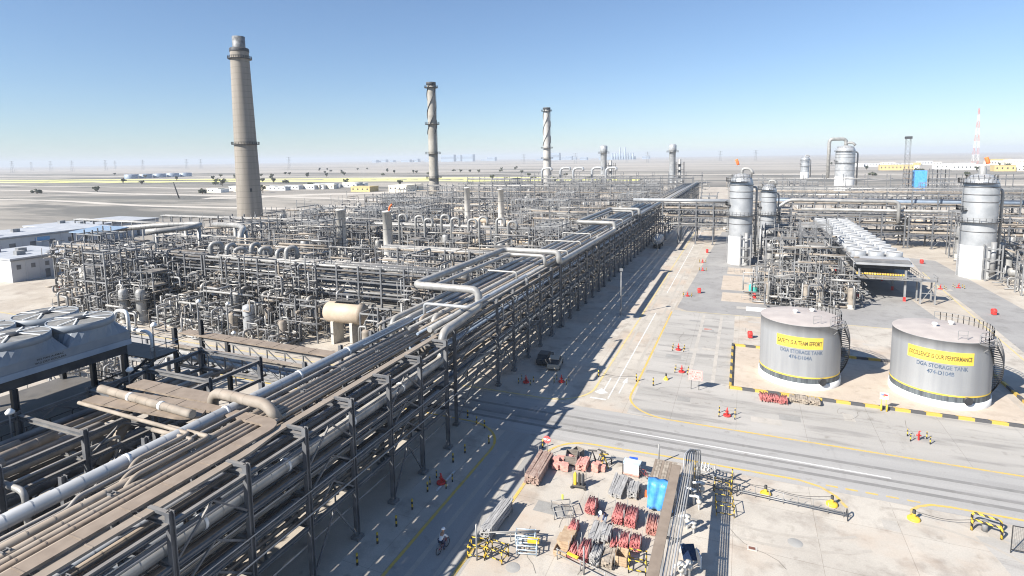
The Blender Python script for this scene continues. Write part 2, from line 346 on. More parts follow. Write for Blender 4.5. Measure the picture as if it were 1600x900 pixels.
for (x, y, r0, a0, a1) in ((14, 44, 7.6, 20, 110), (14, 44, 9.2, 25, 105), (2, 60, 14, 250, 300), (2, 60, 15.6, 250, 300)):
    paint("pavement", arc(x, y, r0, a0, a1), .3, ground_mat("tyre_arc", (.46, .42, .365), (.43, .39, .34), (.40, .36, .31), .6, .9), .0182)
# long cracks, patched repairs and service trenches in the slabs
DARKJ = ground_mat("dark_joint", (.20, .185, .165), (.26, .24, .21), (.30, .27, .24), 1, 2)
PATCH = ground_mat("repair_patch", (.50, .46, .41), (.44, .41, .365), (.40, .37, .33), .4, .8)
PATCHD = ground_mat("dark_repair_patch", (.34, .33, .31), (.30, .29, .27), (.27, .26, .245), .4, .8)
qq = random.Random(17)
for (x0, x1, y0, y1, n) in ((-10, 30, 64, 73, 9), (-11, -2, 76, 109, 10), (-16, 24, 34, 53, 12), (1, 30, 94, 109, 6), (-9, 30, 114, 119, 5), (37, 48, 80, 160, 6)):
    for k in range(n):
        x, y = qq.uniform(x0, x1), qq.uniform(y0, y1); pts = [(x, y)]; a = qq.choice((0, 90)) + qq.uniform(-25, 25)
        for j in range(qq.randint(3, 7)): a += qq.uniform(-30, 30); pts.append((min(max(pts[-1][0] + .9 * math.cos(R(a)), x0), x1), min(max(pts[-1][1] + .9 * math.sin(R(a)), y0), y1)))
        if all(math.dist(p_, q_) > .2 for p_, q_ in zip(pts, pts[1:])): paint("pavement", pts, qq.uniform(.03, .06), DARKJ, .0195 + k * 1e-4)
    for k in range(n // 2):
        x, y = qq.uniform(x0, x1 - 3), qq.uniform(y0, y1 - 2); rect("pavement", x, x + qq.uniform(1, 3.2), y, y + qq.uniform(.7, 2.2), .0175 + k * 2e-4, qq.choice((PATCH, PATCHD, PATCH)))
for x_, y_, L_ in ((-6.4, 75, 34), (-3.3, 75, 34)): rect("pavement", x_, x_ + .5, y_, y_ + L_, .0188, PATCH)
paint("road_marking", [(-25, 41.3), (-25.0, 44.8)], .2, WLINE, .0265)
paint("road_marking", [(-70, 54.6), (-29, 54.6)] + arc(-28.4, 49.6, 5, 90, 0) + [(-23.4, 40), (-23.3, 10)], .28, YLINE, .0265)
paint("road_marking", [(-18.9, 10), (-18.6, 34), (-18, 42), (-17.9, 50)] + arc(-13.9, 50.4, 4, 180, 90)[:] + [(-6, 54.75), (5.5, 54.9), (7.2, 54.4), (8.3, 53.3), (8.9, 51.8)], .28, YLINE, .0265)
for k in range(5): paint("road_marking", [(7.7 + 1.55 * k, 54.85), (8.65 + 1.55 * k, 54.85)], .24, YLINE)
paint("road_marking", [(13.7, 52.2), (13.9, 53.4), (14.6, 54.2), (15.6, 54.8), (17, 55.0), (70, 55.2)], .28, YLINE)
paint("road_marking", [(36.5, 72), (37.5, 92), (41, 150), (42, 166)], .25, YFAD)
paint("road_marking", [(-10.5, 110.2), (34, 110.2)], .18, YFAD)
PALE = ground_mat("pale_track_sand", (.60, .55, .48), (.54, .49, .43), (.42, .38, .33), .02, .05)
SCRUB = ground_mat("dark_scrub_ground", (.20, .19, .165), (.25, .235, .20), (.33, .30, .26), .02, .04)
for k, (x0, y0, x1, y1, wd) in enumerate(((-900, 300, -190, 262, 9), (-1200, 420, -240, 350, 14), (-1500, 520, -500, 455, 10), (-700, 250, -420, 520, 6), (-2000, 900, -300, 800, 30), (-600, 1000, 200, 900, 26), (150, 620, 1500, 700, 12), (120, 700, 900, 1400, 10), (-420, 330, -250, 480, 24))):
    n = 14; pts = [(x0 + (x1 - x0) * i / n, y0 + (y1 - y0) * i / n + 6 * math.sin(i * 1.1 + k)) for i in range(n + 1)]; paint("path", pts, wd, PALE, .03 + .006 * k)
for k, (x, y, rx, ry) in enumerate(((-520, 300, 120, 16), (-800, 520, 260, 30), (-330, 700, 220, 40), (-1100, 640, 300, 30), (-300, 1000, 260, 40), (400, 900, 240, 40), (-1700, 1050, 500, 60))):
    sheet("ground", [(x + rx * math.cos(a_ * .314) * (1 + .25 * math.sin(a_ * 2.3 + k)), y + ry * math.sin(a_ * .314) * (1 + .25 * math.cos(a_ * 1.7))) for a_ in range(20)], .012 + .002 * k, SCRUB)
# berms of sulphur-yellow earth out on the plain
YB = mat("yellow_earth", (.78, .76, .22), (.66, .64, .30), .9, 0, .05)
for y0, x0, x1, wd, h in ((560, -1400, -120, 16, 1.0), (640, -1500, -260, 10, .8), (735, -620, -330, 30, 1.2)):
    b = MB(); n = 40
    for i in range(n + 1):
        x = x0 + (x1 - x0) * i / n; yy = y0 + (x - x0) * .12 + 5 * math.sin(i * .7); ww = wd * (1 + .4 * math.sin(i * 1.9 + y0))
        b.v += [(x, yy - ww, -.02), (x, yy - ww * .3, h), (x, yy + ww * .3, h), (x, yy + ww, -.02)]
        if i:
            for k in range(3): b.f.append([(i - 1) * 4 + k, i * 4 + k, i * 4 + k + 1, (i - 1) * 4 + k + 1]); b.sm.append(True)
    tag(b.build("path", YB), kind='structure')
HZ = bpy.data.materials.new("haze_air"); HZ.use_nodes = True; t = HZ.node_tree
t.nodes.remove(t.nodes["Principled BSDF"]); pv = t.nodes.new("ShaderNodeVolumePrincipled")
pv.inputs["Color"].default_value = (.86, .92, 1, 1); pv.inputs["Density"].default_value = 1.3e-4; pv.inputs["Anisotropy"].default_value = 0.0
t.links.new(pv.outputs[0], t.nodes["Material Output"].inputs["Volume"]); HZ.cycles.homogeneous_volume = True
b = MB().box(-HOR - 500, HOR + 500, -2600, HOR + 500, -1, 125); tag(b.build("haze", HZ), kind='stuff')
# ------------------------------------------------------------------ pipe racks
RACKN = 0
def rack(label, axis, lo, hi, st, levels, top, sec=.32, fine=True, mids=(), brace=3, steel=None, group="steel pipe racks of the plant", both=True, foot=True, cut=None):
    """one steel rack: st = stations along its axis, lo..hi its width, levels = beam heights; every column, beam and brace a part"""
    steel = steel or STEEL
    T = (lambda a, c, z: (c, a, z)) if axis == 'y' else (lambda a, c, z: (a, c, z))
    r = thing("pipe_rack", label, "pipe rack", T((st[0] + st[-1]) / 2, (lo + hi) / 2, 0), 0, group); ox, oy = r.location.x, r.location.y
    L = lambda a, c, z: (lambda p: (p[0] - ox, p[1] - oy, p[2]))(T(a, c, z))
    I = (lambda b, p, q, w, h: b.ibeam(p, q, w, h, .05)) if fine else (lambda b, p, q, w, h: b.beam(p, q, w, h))
    for a in st:
        for c in [lo] + list(mids) + [hi]:
            b = MB(); I(b, L(a, c, .25 if foot else 0), L(a, c, top), sec, sec)
            if foot: p = L(a, c, .13); b.cbox(p, sec * 2.2, sec * 2.2, .26)
            b.build("column", steel, r)
        for z in levels:
            b = MB(); I(b, L(a, lo + sec / 2 + .003, z), L(a, hi - sec / 2 - .003, z), sec * .8, sec); b.build("cross_beam", steel, r)
    for c, sgn in ((lo, -1), (hi, 1)):
        for z in levels:
            b = MB(); zz = z - sec * .2
            for a, a2 in zip(st, st[1:]): I(b, L(a + sec / 2 + .003, c, zz), L(a2 - sec / 2 - .003, c, zz), sec * .7, sec * .85)
            b.build("side_beam", steel, r)
        if brace:
            zl = [.3] + list(levels)
            for i in range(0, len(st) - 1):
                if i % brace != brace // 2: continue
                for j in range(len(zl) - 1):
                    if fine or j % 2 == 0:
                        b = MB(); am = (st[i] + st[i + 1]) / 2
                        b.beam(L(st[i] + .2, c + sgn * .02, zl[j] + .2), L(am, c + sgn * .02, zl[j + 1] - .25), .12, .12)
                        b.build("brace", steel, r); b = MB()
                        b.beam(L(st[i + 1] - .2, c + sgn * .02, zl[j] + .2), L(am + .05, c + sgn * .02, zl[j + 1] - .25), .12, .12)
                        b.build("brace", steel, r)
    return r
PIPEGRP = "pipes carried by the racks"
def pipe_on(where, level, path, r, m, seg=10, adj=None, bend=None, sortv=0, bs=4, flange=0, side="lane side", mass=False):
    if mass: PW[m].tube(path, r, seg, bend, bs); return
    b = MB().tube(path, r, seg, bend, bs)
    if flange and len(path) == 2:
        p0, p1 = Vector(path[0]), Vector(path[-1]); n = int((p1 - p0).length / flange); dd = (p1 - p0).normalized()
        for k in range(1, n): c = p0 + dd * (k * flange + ((k * 37 + int(r * 100)) % 7) * .3); b.tube([c - dd * .07, c + dd * .07], r * 1.22, seg)
    if r > .17 and path[0][1] < 140:                 # raised cladding seams on the straight runs
        for p, q in zip(path, path[1:]):
            p, q = Vector(p), Vector(q); L_ = (q - p).length; dd = (q - p).normalized()
            for k in range(1, int(L_ / 1.25)):
                c = p + dd * k * 1.25
                if c.y < 150 and 2.4 * r < k * 1.25 < L_ - 2.4 * r: b.tube([c - dd * .035, c + dd * .035], r * 1.03, seg, cap=False)
    o = b.build("pipe", m); adj = adj or {"aluminium_cladding": "silver", "bright_aluminium_cladding": "bright silver", "dusty_tan_pipe": "tan", "grey_pipe_paint": "grey", "rusty_brown_cover": "rusty", "bluish_grey_paint": "bluish"}.get(m.name, "grey")
    size = "fat" if r > .33 else ("medium" if r > .17 else "thin")
    tag(o, None, "pipe", PIPEGRP); later(o, (where, level, adj, size), sortv, f"{adj} {size} pipe", f"from the {side}", f"{level}, {where}")
    return o

# near rack ------------------------------------------------------------
NS = [48.4 - 4.97 * k for k in range(10)][::-1]
NEARL = "near pipe rack"
rack("dark grey steel pipe rack nearest the camera, along the shaded south lane", 'y', -36.9, -27.7, NS, [4.3, 6.5, 8.5, 10.95], 11.6, .34, mids=(-32.4,), brace=2)
# square outrigger brackets above the lane side of the near rack
for a in NS[3:]:
    b = MB(); b.beam((-29.3, a, 11.45), (-27.9, a, 11.45), .22, .2); o = b.build("bracket_arm", STEEL)
    tag(o, None, "bracket", "bracket arms on the near rack columns"); later(o, "nearbr", -a, "pale steel bracket arm", "from the road", "column heads of the near pipe rack")
y0, y1 = 1.0, 51.0
# top deck
top = [(-35.0, .42, ALUB, None), (-34.15, .11, PIPEG, None), (-33.6, .13, PIPEG, None), (-32.95, .26, TAN, None), (-32.35, .19, TAN, None), (-31.85, .19, TAN, None), (-31.35, .19, BROWN, None), (-30.85, .17, TAN, None)]
for i, (x, r, m, a) in enumerate(top):
    e = 51.5 - (i % 3) * .5
    pth = [(x, y0, 11.15 + r), (x, e, 11.15 + r)]
    if i == 0: pth = [(x, y0, 11.62), (x, 36.6, 11.62), (x, 37.3, 11.62), (x, 53.0, 11.62)]
    if i == 2: pth = [(x, y0, 11.28), (x, 17, 11.28), (x, 17.5, 11.7), (x - .1, 38, 11.7), (x, 39, 11.28), (x, 51, 11.28)]
    pipe_on(NEARL, "top deck", pth, r, m, 14 if r > .3 else 10, sortv=-x, flange=0)
b = MB()
for yy in (14, 21, 28.2, 35.6, 42): b.tube([(-35, yy, 11.62), (-35, yy + .22, 11.62)], .455, 14)
tag(b.build("pipe_clamp", WHITE), "pale clamp bands round the bright silver pipe on the near pipe rack", "pipe clamp")
# brown covered cable tray with its bend
def tray(path, wd, m, label, h=.16, cat="cable tray", name="cable_tray", ribs=True):
    b = MB(); P = [Vector(p) for p in path]; Q = [P[0]]
    for i in range(1, len(P) - 1):
        a, c, e = P[i - 1], P[i], P[i + 1]; l = min(wd * 1.1, (c - a).length * .45, (e - c).length * .45); s0 = c + (a - c).normalized() * l; s1 = c + (e - c).normalized() * l
        for k in range(6): t_ = k / 5; Q.append(s0 * (1 - t_) ** 2 + c * 2 * t_ * (1 - t_) + s1 * t_ * t_)
    Q.append(P[-1]); vs = []
    for i, p in enumerate(Q):
        d_ = (Q[min(i + 1, len(Q) - 1)] - Q[max(i - 1, 0)]).normalized(); n = Vector((-d_.y, d_.x, 0)).normalized() * (wd / 2)
        for sgn, z in ((1, 0), (-1, 0), (-1, h), (1, h)): vs.append((p.x + n.x * sgn, p.y + n.y * sgn, p.z + z))
    fs = [(4 * i + k, 4 * i + (k + 1) % 4, 4 * i + 4 + (k + 1) % 4, 4 * i + 4 + k) for i in range(len(Q) - 1) for k in range(4)] + [(0, 3, 2, 1), tuple(4 * (len(Q) - 1) + k for k in range(4))]
    b.add(vs, fs)
    if ribs:
        for p, q in zip(P, P[1:]):
            n_ = int((q - p).length / 2.4); dd = (q - p).normalized(); s_ = Vector((-dd.y, dd.x, 0))
            for k in range(1, n_): c = p + dd * k * 2.4; b.beam(c + s_ * wd * .52 + Vector((0, 0, h + .012)), c - s_ * wd * .52 + Vector((0, 0, h + .012)), .07, .03)
    return tag(b.build(name, m), label, cat, "cable trays on the racks")
tray([(-30.05, 1, 11.5), (-30.05, 28.2, 11.5), (-37.2, 28.4, 11.5), (-46.5, 27.6, 11.5)], .95, BROWN, "brown covered cable tray that bends left across the near pipe rack")
tray([(-29.05, 1, 11.3), (-29.05, 24.8, 11.3), (-29.5, 27.5, 11.3), (-29.6, 51, 11.3)], .6, TAN, "narrow tan cable tray along the lane edge of the near rack")
tray([(-46.8, 25.9, 11.72), (-37, 26.5, 11.72), (-35.9, 27.2, 11.72)], 1.1, BROWN, "wide brown cable tray crossing toward the near rack beside the fans")
tray([(-47.5, 29.9, 11.3), (-38, 30.0, 11.3)], 1.5, BROWN, "broad flat brown tray behind the tan cross pipe on the near rack")
pipe_on("near pipe rack", "top deck", [(-46.5, 25.0, 11.9), (-34.0, 24.6, 11.9), (-34.0, 21, 11.9), (-34.0, 20.4, 11.3)], .14, TAN, 10, adj="cranked tan", sortv=0)
pipe_on("near pipe rack", "crossing at left", [(-47, 26.9, 12.2), (-36.4, 26.3, 12.2), (-35.8, 26.3, 12.2)], .3, TAN, 12, adj="white banded tan", sortv=0)
b = MB().tube([(-43.2, 26.68, 12.2), (-42.9, 26.67, 12.2)], .33, 12); b.tube([(-39.4, 26.47, 12.2), (-39.1, 26.46, 12.2)], .33, 12)
tag(b.build("pipe_clamp", WHITE), "pair of white bands round the tan pipe crossing left of the near rack", "pipe clamp")
pipe_on("near pipe rack", "deck by the bridge", [(-37.9, 29.6, 8.6), (-37.9, 29.6, 12.2), (-32.0, 29.4, 12.2), (-31.0, 29.35, 11.2)], .41, TAN, 16, adj="big dusty bent", bend=1.0, sortv=0)
for k, x in enumerate((-34.6, -34.0)):
    pipe_on("near pipe rack", "by the tray bend", [(x - 2.6, 24.3 + k * .7, 11.75), (x + 1.4, 24.3 + k * .7, 11.75), (x + 1.4, 20, 11.75), (x + 1.4, 19.4, 11.3)], .15, TAN, 10, adj="elbowed tan", sortv=k)
# lower levels
rr = random.Random(3)
for lev, z, nm in ((8.5, 8.5, "third level"), (6.5, 6.5, "second level"), (4.3, 4.3, "lowest level")):
    x = -36.3
    while x < -28.3:
        r = rr.choice((.1, .13, .16, .2, .26, .34)); x += r + .12
        if x + r > -28.1: break
        m = rr.choice((TAN, PIPEG, ALU, PIPEG, BROWN, PIPEB)); e = 51 + rr.uniform(-1.5, 1.5)
        if not (z == 8.5 and x > -30.2):
            pipe_on(NEARL, nm, [(x, y0, z + .17 + r), (x, e, z + .17 + r)], r, m, 8, sortv=-x, flange=rr.choice((0, 9, 13)), mass=x < -32.2)
        x += r + rr.choice((.05, .12, .3))
pipe_on(NEARL, "lane face", [(-28.7, 1, 9.12), (-28.7, 49.5, 9.12), (-28.7, 49.5, 11.9), (-29.2, 59.4, 12.1), (-29.2, 59.4, 14.2), (-38.2, 59.4, 14.2), (-38.2, 88, 14.2), (-28.2, 88, 14.2), (-28.2, 88, 12.5), (-28.2, 131.7, 12.5), (-28.2, 131.7, 14.2), (-37.4, 131.7, 14.2), (-37.4, 168, 14.2), (-28.6, 168, 14.2), (-28.6, 168, 12.6), (-28.6, 214, 12.6)], .46, TAN if 0 else ALU, 16, adj="big looping silver", bend=1.1, bs=6, sortv=0)
b = MB()
for yy in (21, 27.5, 34.5, 41.5): b.tube([(-28.7, yy, 9.12), (-28.7, yy + .2, 9.12)], .5, 14)
tag(b.build("pipe_clamp", WHITE), "pale bands round the big pipe on the lane side of the near rack", "pipe clamp")
for z_, x_ in ((2.6, -27.9), (7.55, -27.95), (9.7, -27.95)):
    pipe_on(NEARL, "lane face, between beams", [(x_ - .25, 3, z_), (x_ - .25, 50, z_)], .085, STEELL, 6, adj="slim guard", sortv=z_)
pipe_on(NEARL, "lane face, lower", [(-27.42, 8, 5.3), (-27.42, 50.3, 5.3)], .07, STEELL, 6, adj="straight conduit", sortv=0)
pipe_on(NEARL, "lane face, upper", [(-27.45, 8, 6.95), (-27.45, 49.6, 6.95)], .05, STEELL, 6, adj="straight conduit", sortv=0)
# small stuff hanging in the near rack: valves and drops
for i in range(26):
    x = rr.uniform(-35.8, -28.6); y = rr.uniform(14, 48); z = rr.choice((4.6, 6.8, 8.8)); h = rr.choice((1.4, 1.9, 2.1))
    b = MB().tube([(x, y, z - h), (x, y, z + .3), (x + .6, y, z + .3)], .07, 6); b.tube([(x, y, z - .6), (x, y, z - .3)], .17, 8); b.lathe([(0, .32), (.2, .32), (.2, .38), (0, .38)], y, z - .45, 10, 'x') if 0 else b.cbox((x + .2, y, z - .45), .3, .16, .16)
    o = b.build("drop_pipe", rr.choice((PIPEG, TAN, STEELL))); tag(o, None, "pipe", "small drop pipes inside the near rack"); later(o, "drop", -y, "small valved drop pipe", "from the road", "inside the near pipe rack")

# far rack -----------------------------------------------------------------
FS = [53.2, 64.9] + [64.9 + 5.55 * k for k in range(1, 34)]
secs = [FS[0:6], FS[6:12], FS[12:18], FS[18:24], FS[24:30]]
nm = ["road crossing", "first pipe loop", "second pipe loop", "third pipe loop", "overhead cross rack"]
for i, st in enumerate(secs):
    rack(f"dark grey pipe rack section of the long far rack beside the {nm[i]}", 'y', -38.6, -29.3, st, [4.4, 6.6, 8.8, 11.2], 11.75, .3, fine=i < 2, brace=1 if i < 3 else 2, mids=(-34,) if i < 3 else ())
    if i:
        r = rack(f"short linking bay of the far pipe rack before the {nm[i]}", 'y', -38.6, -29.3, [secs[i - 1][-1] + .6, st[0] - .6], [4.4, 6.6, 8.8, 11.2], 11.5, .26, fine=False, brace=0)
FARL = "far pipe rack"
ftop = [(-37.6, .16, PIPEG), (-36.9, .34, ALU), (-36.1, .17, ALU), (-35.4, .36, ALU), (-34.7, .14, PIPEB), (-34.1, .26, TAN), (-33.4, .2, ALU), (-32.7, .34, ALU), (-32.0, .2, TAN), (-31.4, .16, PIPEB), (-30.8, .28, ALU), (-30.1, .18, PIPEG)]
for i, (x, r, m) in enumerate(ftop):
    z = 11.4 + r; e = 214 + (i % 4)
    if i in (1, 3, 5, 7): pth = [(x, 52.0 + i * .35, 7.5), (x, 52.0 + i * .35, z), (x, e, z)]
    elif i in (9, 4): pth = [(x, 40 + i, z + .1), (x, e, z)]
    else: pth = [(x, 50.5, z), (x, e, z)]
    pipe_on(FARL, "top deck", pth, r, m, 10, bend=.9, sortv=-x)
# the smaller nested loops
for j, (ya, yb) in enumerate(((61.0, 86.6), (133.2, 166.4))):
    pipe_on(FARL, "loops", [(-29.9, ya - 12, 12.3), (-29.9, ya, 12.3), (-29.9, ya, 13.7), (-36.6, ya, 13.7), (-36.6, yb, 13.7), (-30.2, yb, 13.7), (-30.2, yb, 12.2), (-30.2, yb + 30, 12.2)], .3, ALU, 12, adj="nested looping silver", bend=.8, sortv=ya)
pipe_on(FARL, "by the first loop", [(-34.4, 55.4, 11.5), (-34.4, 55.4, 13.1), (-28.6, 55.6, 13.1), (-28.6, 74, 13.1), (-28.6, 74, 12)], .19, ALUB, 10, adj="cranked bright", bend=.5, sortv=0)
pipe_on(FARL, "by the second loop", [(-36, 97, 11.7), (-36, 97, 12.9), (-29.4, 97, 12.9), (-29.4, 97, 11.7)], .16, ALU, 8, adj="hooped silver", sortv=0)
for j, yy in enumerate((76, 108, 120, 150, 180)):
    pipe_on(FARL, "top deck", [(-37.5, yy, 11.6), (-37.5, yy, 13), (-31 + j % 2, yy, 13), (-31 + j % 2, yy, 11.6)], .14, ALU, 8, adj="goalpost shaped", sortv=yy)
for lev, z, nmz in ((8.8, 8.8, "third level"), (6.6, 6.6, "second level"), (4.4, 4.4, "lowest level")):
    x = -38.1
    while x < -29.8:
        r = rr.choice((.12, .16, .2, .28, .34)); x += r + .1
        if x + r > -29.6: break
        m = rr.choice((TAN, PIPEG, ALU, PIPEG, PIPEB, ALU))
        pipe_on(FARL, nmz, [(x, 51, z + .16 + r), (x, 214 + rr.uniform(-3, 3), z + .16 + r)], r, m, 7, sortv=-x, mass=x < -31)
        x += r + rr.choice((.15, .3, .6))
# dangling drops and conduits on the lane face, so that the face reads as busy as in the photo
for i in range(90):
    y = 64 + i * 1.6 + rr.uniform(-.5, .5); x = rr.uniform(-29.0, -28.4); z1 = rr.choice((4.4, 6.6, 8.8, 11)); z0 = z1 - rr.choice((2.0, 2.2, 4.1)); 
    b = MB().tube([(x - 1.2, y, z1), (x, y, z1), (x, y, max(z0, .3)), (x - .9, y + rr.choice((-.8, .8)), max(z0, .3))], rr.choice((.05, .07, .1)), 6)
    if i > 45: q_ = PW[PIPEG]; o_ = len(q_.v); q_.v += b.v; q_.f += [[o_ + k for k in f] for f in b.f]; q_.sm += b.sm; continue
    o = b.build("drop_pipe", rr.choice((PIPEG, STEELL, TAN))); tag(o, None, "pipe", "drop pipes on the lane face of the far rack"); later(o, "drop2", y, "thin drop pipe", "from the cross road", "lane face of the far pipe rack")
# the rack continues beyond the overhead cross rack
for i, (a, n_) in enumerate(((222, 7), (272, 7), (330, 8))):
    rack(["grey pipe rack just beyond the overhead cross rack", "grey pipe rack in the distance behind the overhead cross rack", "farthest grey pipe rack running toward the horizon"][i], 'y', -36, -26.5, [a + 7 * k for k in range(n_)], [5, 8.5, 11.2], 12.2, .35, fine=False, brace=3)
for i in range(9):
    x = -35.5 + i * 1.05; r = rr.choice((.2, .3, .4)); pipe_on("distant pipe rack", "top deck", [(x, 216, 11.4 + r), (x, 385, 11.4 + r)], r, rr.choice((ALU, PIPEG, ALU)), 6, sortv=-x, mass=True)
    if i % 2: pipe_on("distant pipe rack", "middle deck", [(x, 216, 8.7 + r), (x, 385, 8.7 + r)], r, PIPEG, 6, sortv=-x, mass=True)
tray([(-27.6, 216, 13), (-27.6, 384, 13)], 1.0, STEELL, "long grey cable tray on the distant rack beyond the overhead crossing", ribs=False)

# pipe bridge from the near rack to the left -----------------------------------------
bx0, bx1 = -57, -36.9
r = thing("pipe_bridge", "grey lattice pipe bridge crossing left from the near rack over the road verge", "pipe bridge", (bx0, 42, 0))
for i, yy in enumerate((-1.6, 1.6)):
    b = MB(); b.ibeam((0, yy, 10), (20, yy, 10), .26, .3); b.build("top_chord", STEELL, r)
    b = MB(); b.ibeam((0, yy, 8.1), (20, yy, 8.1), .26, .3); b.build("bottom_chord", STEELL, r)
    b = MB()
    for k in range(8):
        xa = k * 2.5; b.beam((xa, yy, 8.2), (xa, yy, 9.9), .12, .12); b.beam((xa + .1, yy, 9.85), (xa + 2.4, yy, 8.25), .1, .1)
    b.build("lattice", STEELL, r)
for k in range(9): MB().beam((k * 2.4 + .3, -1.45, 8.3), (k * 2.4 + .3, 1.45, 8.3), .16, .2).build("cross_beam", STEEL, r)
for xx in (.2, 4.2):
    for yy in (-1.6, 1.6):
        MB().ibeam((xx, yy, 0), (xx, yy, 12.2 if xx < 1 else 10.4), .4, .4, .06).build("column", STEELD, r)
for z in (4, 8): MB().beam((.4, -1.62, z), (4.0, -1.62, z + 2.2), .14, .14).build("brace", STEELD, r)
for k, (yy, rad, m) in enumerate(((41, .3, ALUB), (41.8, .36, ALU), (42.6, .16, TAN), (43.1, .2, TAN))):
    pipe_on("pipe bridge", "bottom chord", [(-64, yy, 8.42 + rad), (-37.2, yy, 8.42 + rad), (-36.2, yy, 8.42 + rad), (-36.2, yy, 6.9)], rad, m, 10, sortv=yy)
tray([(-60, 43.9, 10.3), (-37, 43.7, 10.3)], 1.3, BROWN, "flat brown tray along the far side of the pipe bridge")
tray([(-57, 40.2, 10.25), (-37, 40.2, 10.25)], .5, TAN, "narrow tan tray along the near side of the pipe bridge")

# dark structure below and beside the fans ---------------------------------------
rack("dark steel rack standing between the big fans and the near pipe rack", 'y', -50.5, -42.5, [3, 8, 13, 18, 23, 28, 33, 38.5], [3.6, 6.4, 9.2, 11.0], 11.4, .36, brace=3, steel=STEEL, mids=())
for lev in (3.6, 6.4, 9.2):
    x = -50
    while x < -43:
        r = rr.choice((.12, .16, .22, .3, .38)); x += r + .12; m = rr.choice((TAN, PIPEG, ALU, BROWN, PIPEG))
        pipe_on("dark rack beside the fans", {3.6: "lowest level", 6.4: "middle level", 9.2: "upper level"}[lev], [(x, 1, lev + .18 + r), (x, 37 + rr.uniform(-2, 2), lev + .18 + r)] if rr.random() < .7 else [(x, 1, lev + .18 + r), (x, 24 + rr.uniform(-5, 5), lev + .18 + r), (x, 25, lev - 2)], r, m, 8, sortv=-x, bend=.6)
        x += r + rr.choice((.1, .3, .7))
for i in range(16):
    y = 6 + i * 2.05; z = rr.choice((2.4, 5.2, 8.0)); r_ = rr.choice((.12, .2, .3)); 
    pipe_on("near rack's left gap", "cross ties", [(-43.2, y, z), (-37.2, y, z)] if i % 3 else [(-44, y, z + 2), (-40.5, y, z + 2), (-40.5, y, .4)], r_, rr.choice((TAN, PIPEG, ALU)), 8, sortv=y, bend=.6)
for k, (xx, yy) in enumerate(((-47.5, 15.5), (-46.3, 17.2), (-45.3, 13.5))):
    pipe_on("dark rack beside the fans", "near end", [(xx, yy + 6, 10.2), (xx, yy, 10.2), (xx, yy, 1)], .28 + .06 * k, TAN, 12, adj="downturned tan", bend=1.2, sortv=xx)
# ------------------------------------------------------------------ small part builders
def handrail(path, h=1.05, step=1.6, th=.05):
    b = MB(); P = [Vector(p) for p in path]
    for p, q in zip(P, P[1:]):
        for z in (h, h * .52): b.beam(p + Vector((0, 0, z)), q + Vector((0, 0, z)), th, th)
        n = max(1, int((q - p).length / step))
        for k in range(n + 1): c = p.lerp(q, k / n); b.beam(c, c + Vector((0, 0, h)), th, th)
    return b
def ring_rail(r, z, a0=0, a1=360, cx=0, cy=0, n=24, th=.05, h=1.05):
    return handrail([(cx + r * math.cos(R(a0 + (a1 - a0) * i / n)), cy + r * math.sin(R(a0 + (a1 - a0) * i / n)), z) for i in range(n + 1)], h, 1.6, th)
def ladder(x, y, z0, z1, ax=0.0, wd=.5, th=.05):
    b = MB(); ca, sa = math.cos(ax) * wd / 2, math.sin(ax) * wd / 2
    for s in (-1, 1): b.beam((x + s * ca, y + s * sa, z0), (x + s * ca, y + s * sa, z1), th, th)
    z = z0 + .3
    while z < z1: b.beam((x - ca, y - sa, z), (x + ca, y + sa, z), th * .8, th * .8); z += .45
    return b
def text_mesh(s, size):
    c = bpy.data.curves.new("lettering", 'FONT'); c.body = s; c.size = size; c.align_x = 'CENTER'; c.offset = .028 * size
    o = bpy.data.objects.new("lettering", c); COL.objects.link(o); bpy.context.view_layer.update()
    me = bpy.data.meshes.new_from_object(o.evaluated_get(bpy.context.evaluated_depsgraph_get())); bpy.data.objects.remove(o); me.materials.clear(); return me
def wrap_text(s, size, rad, z, az, m, parent, name="lettering", stretch=1.0):
    me = text_mesh(s, size)
    for v in me.vertices:
        a = az + v.co.x * stretch / rad; zz = z + v.co.y; v.co = (rad * math.cos(a), rad * math.sin(a), zz)
    me.materials.append(m); me.name = name; return put(me, name, parent)

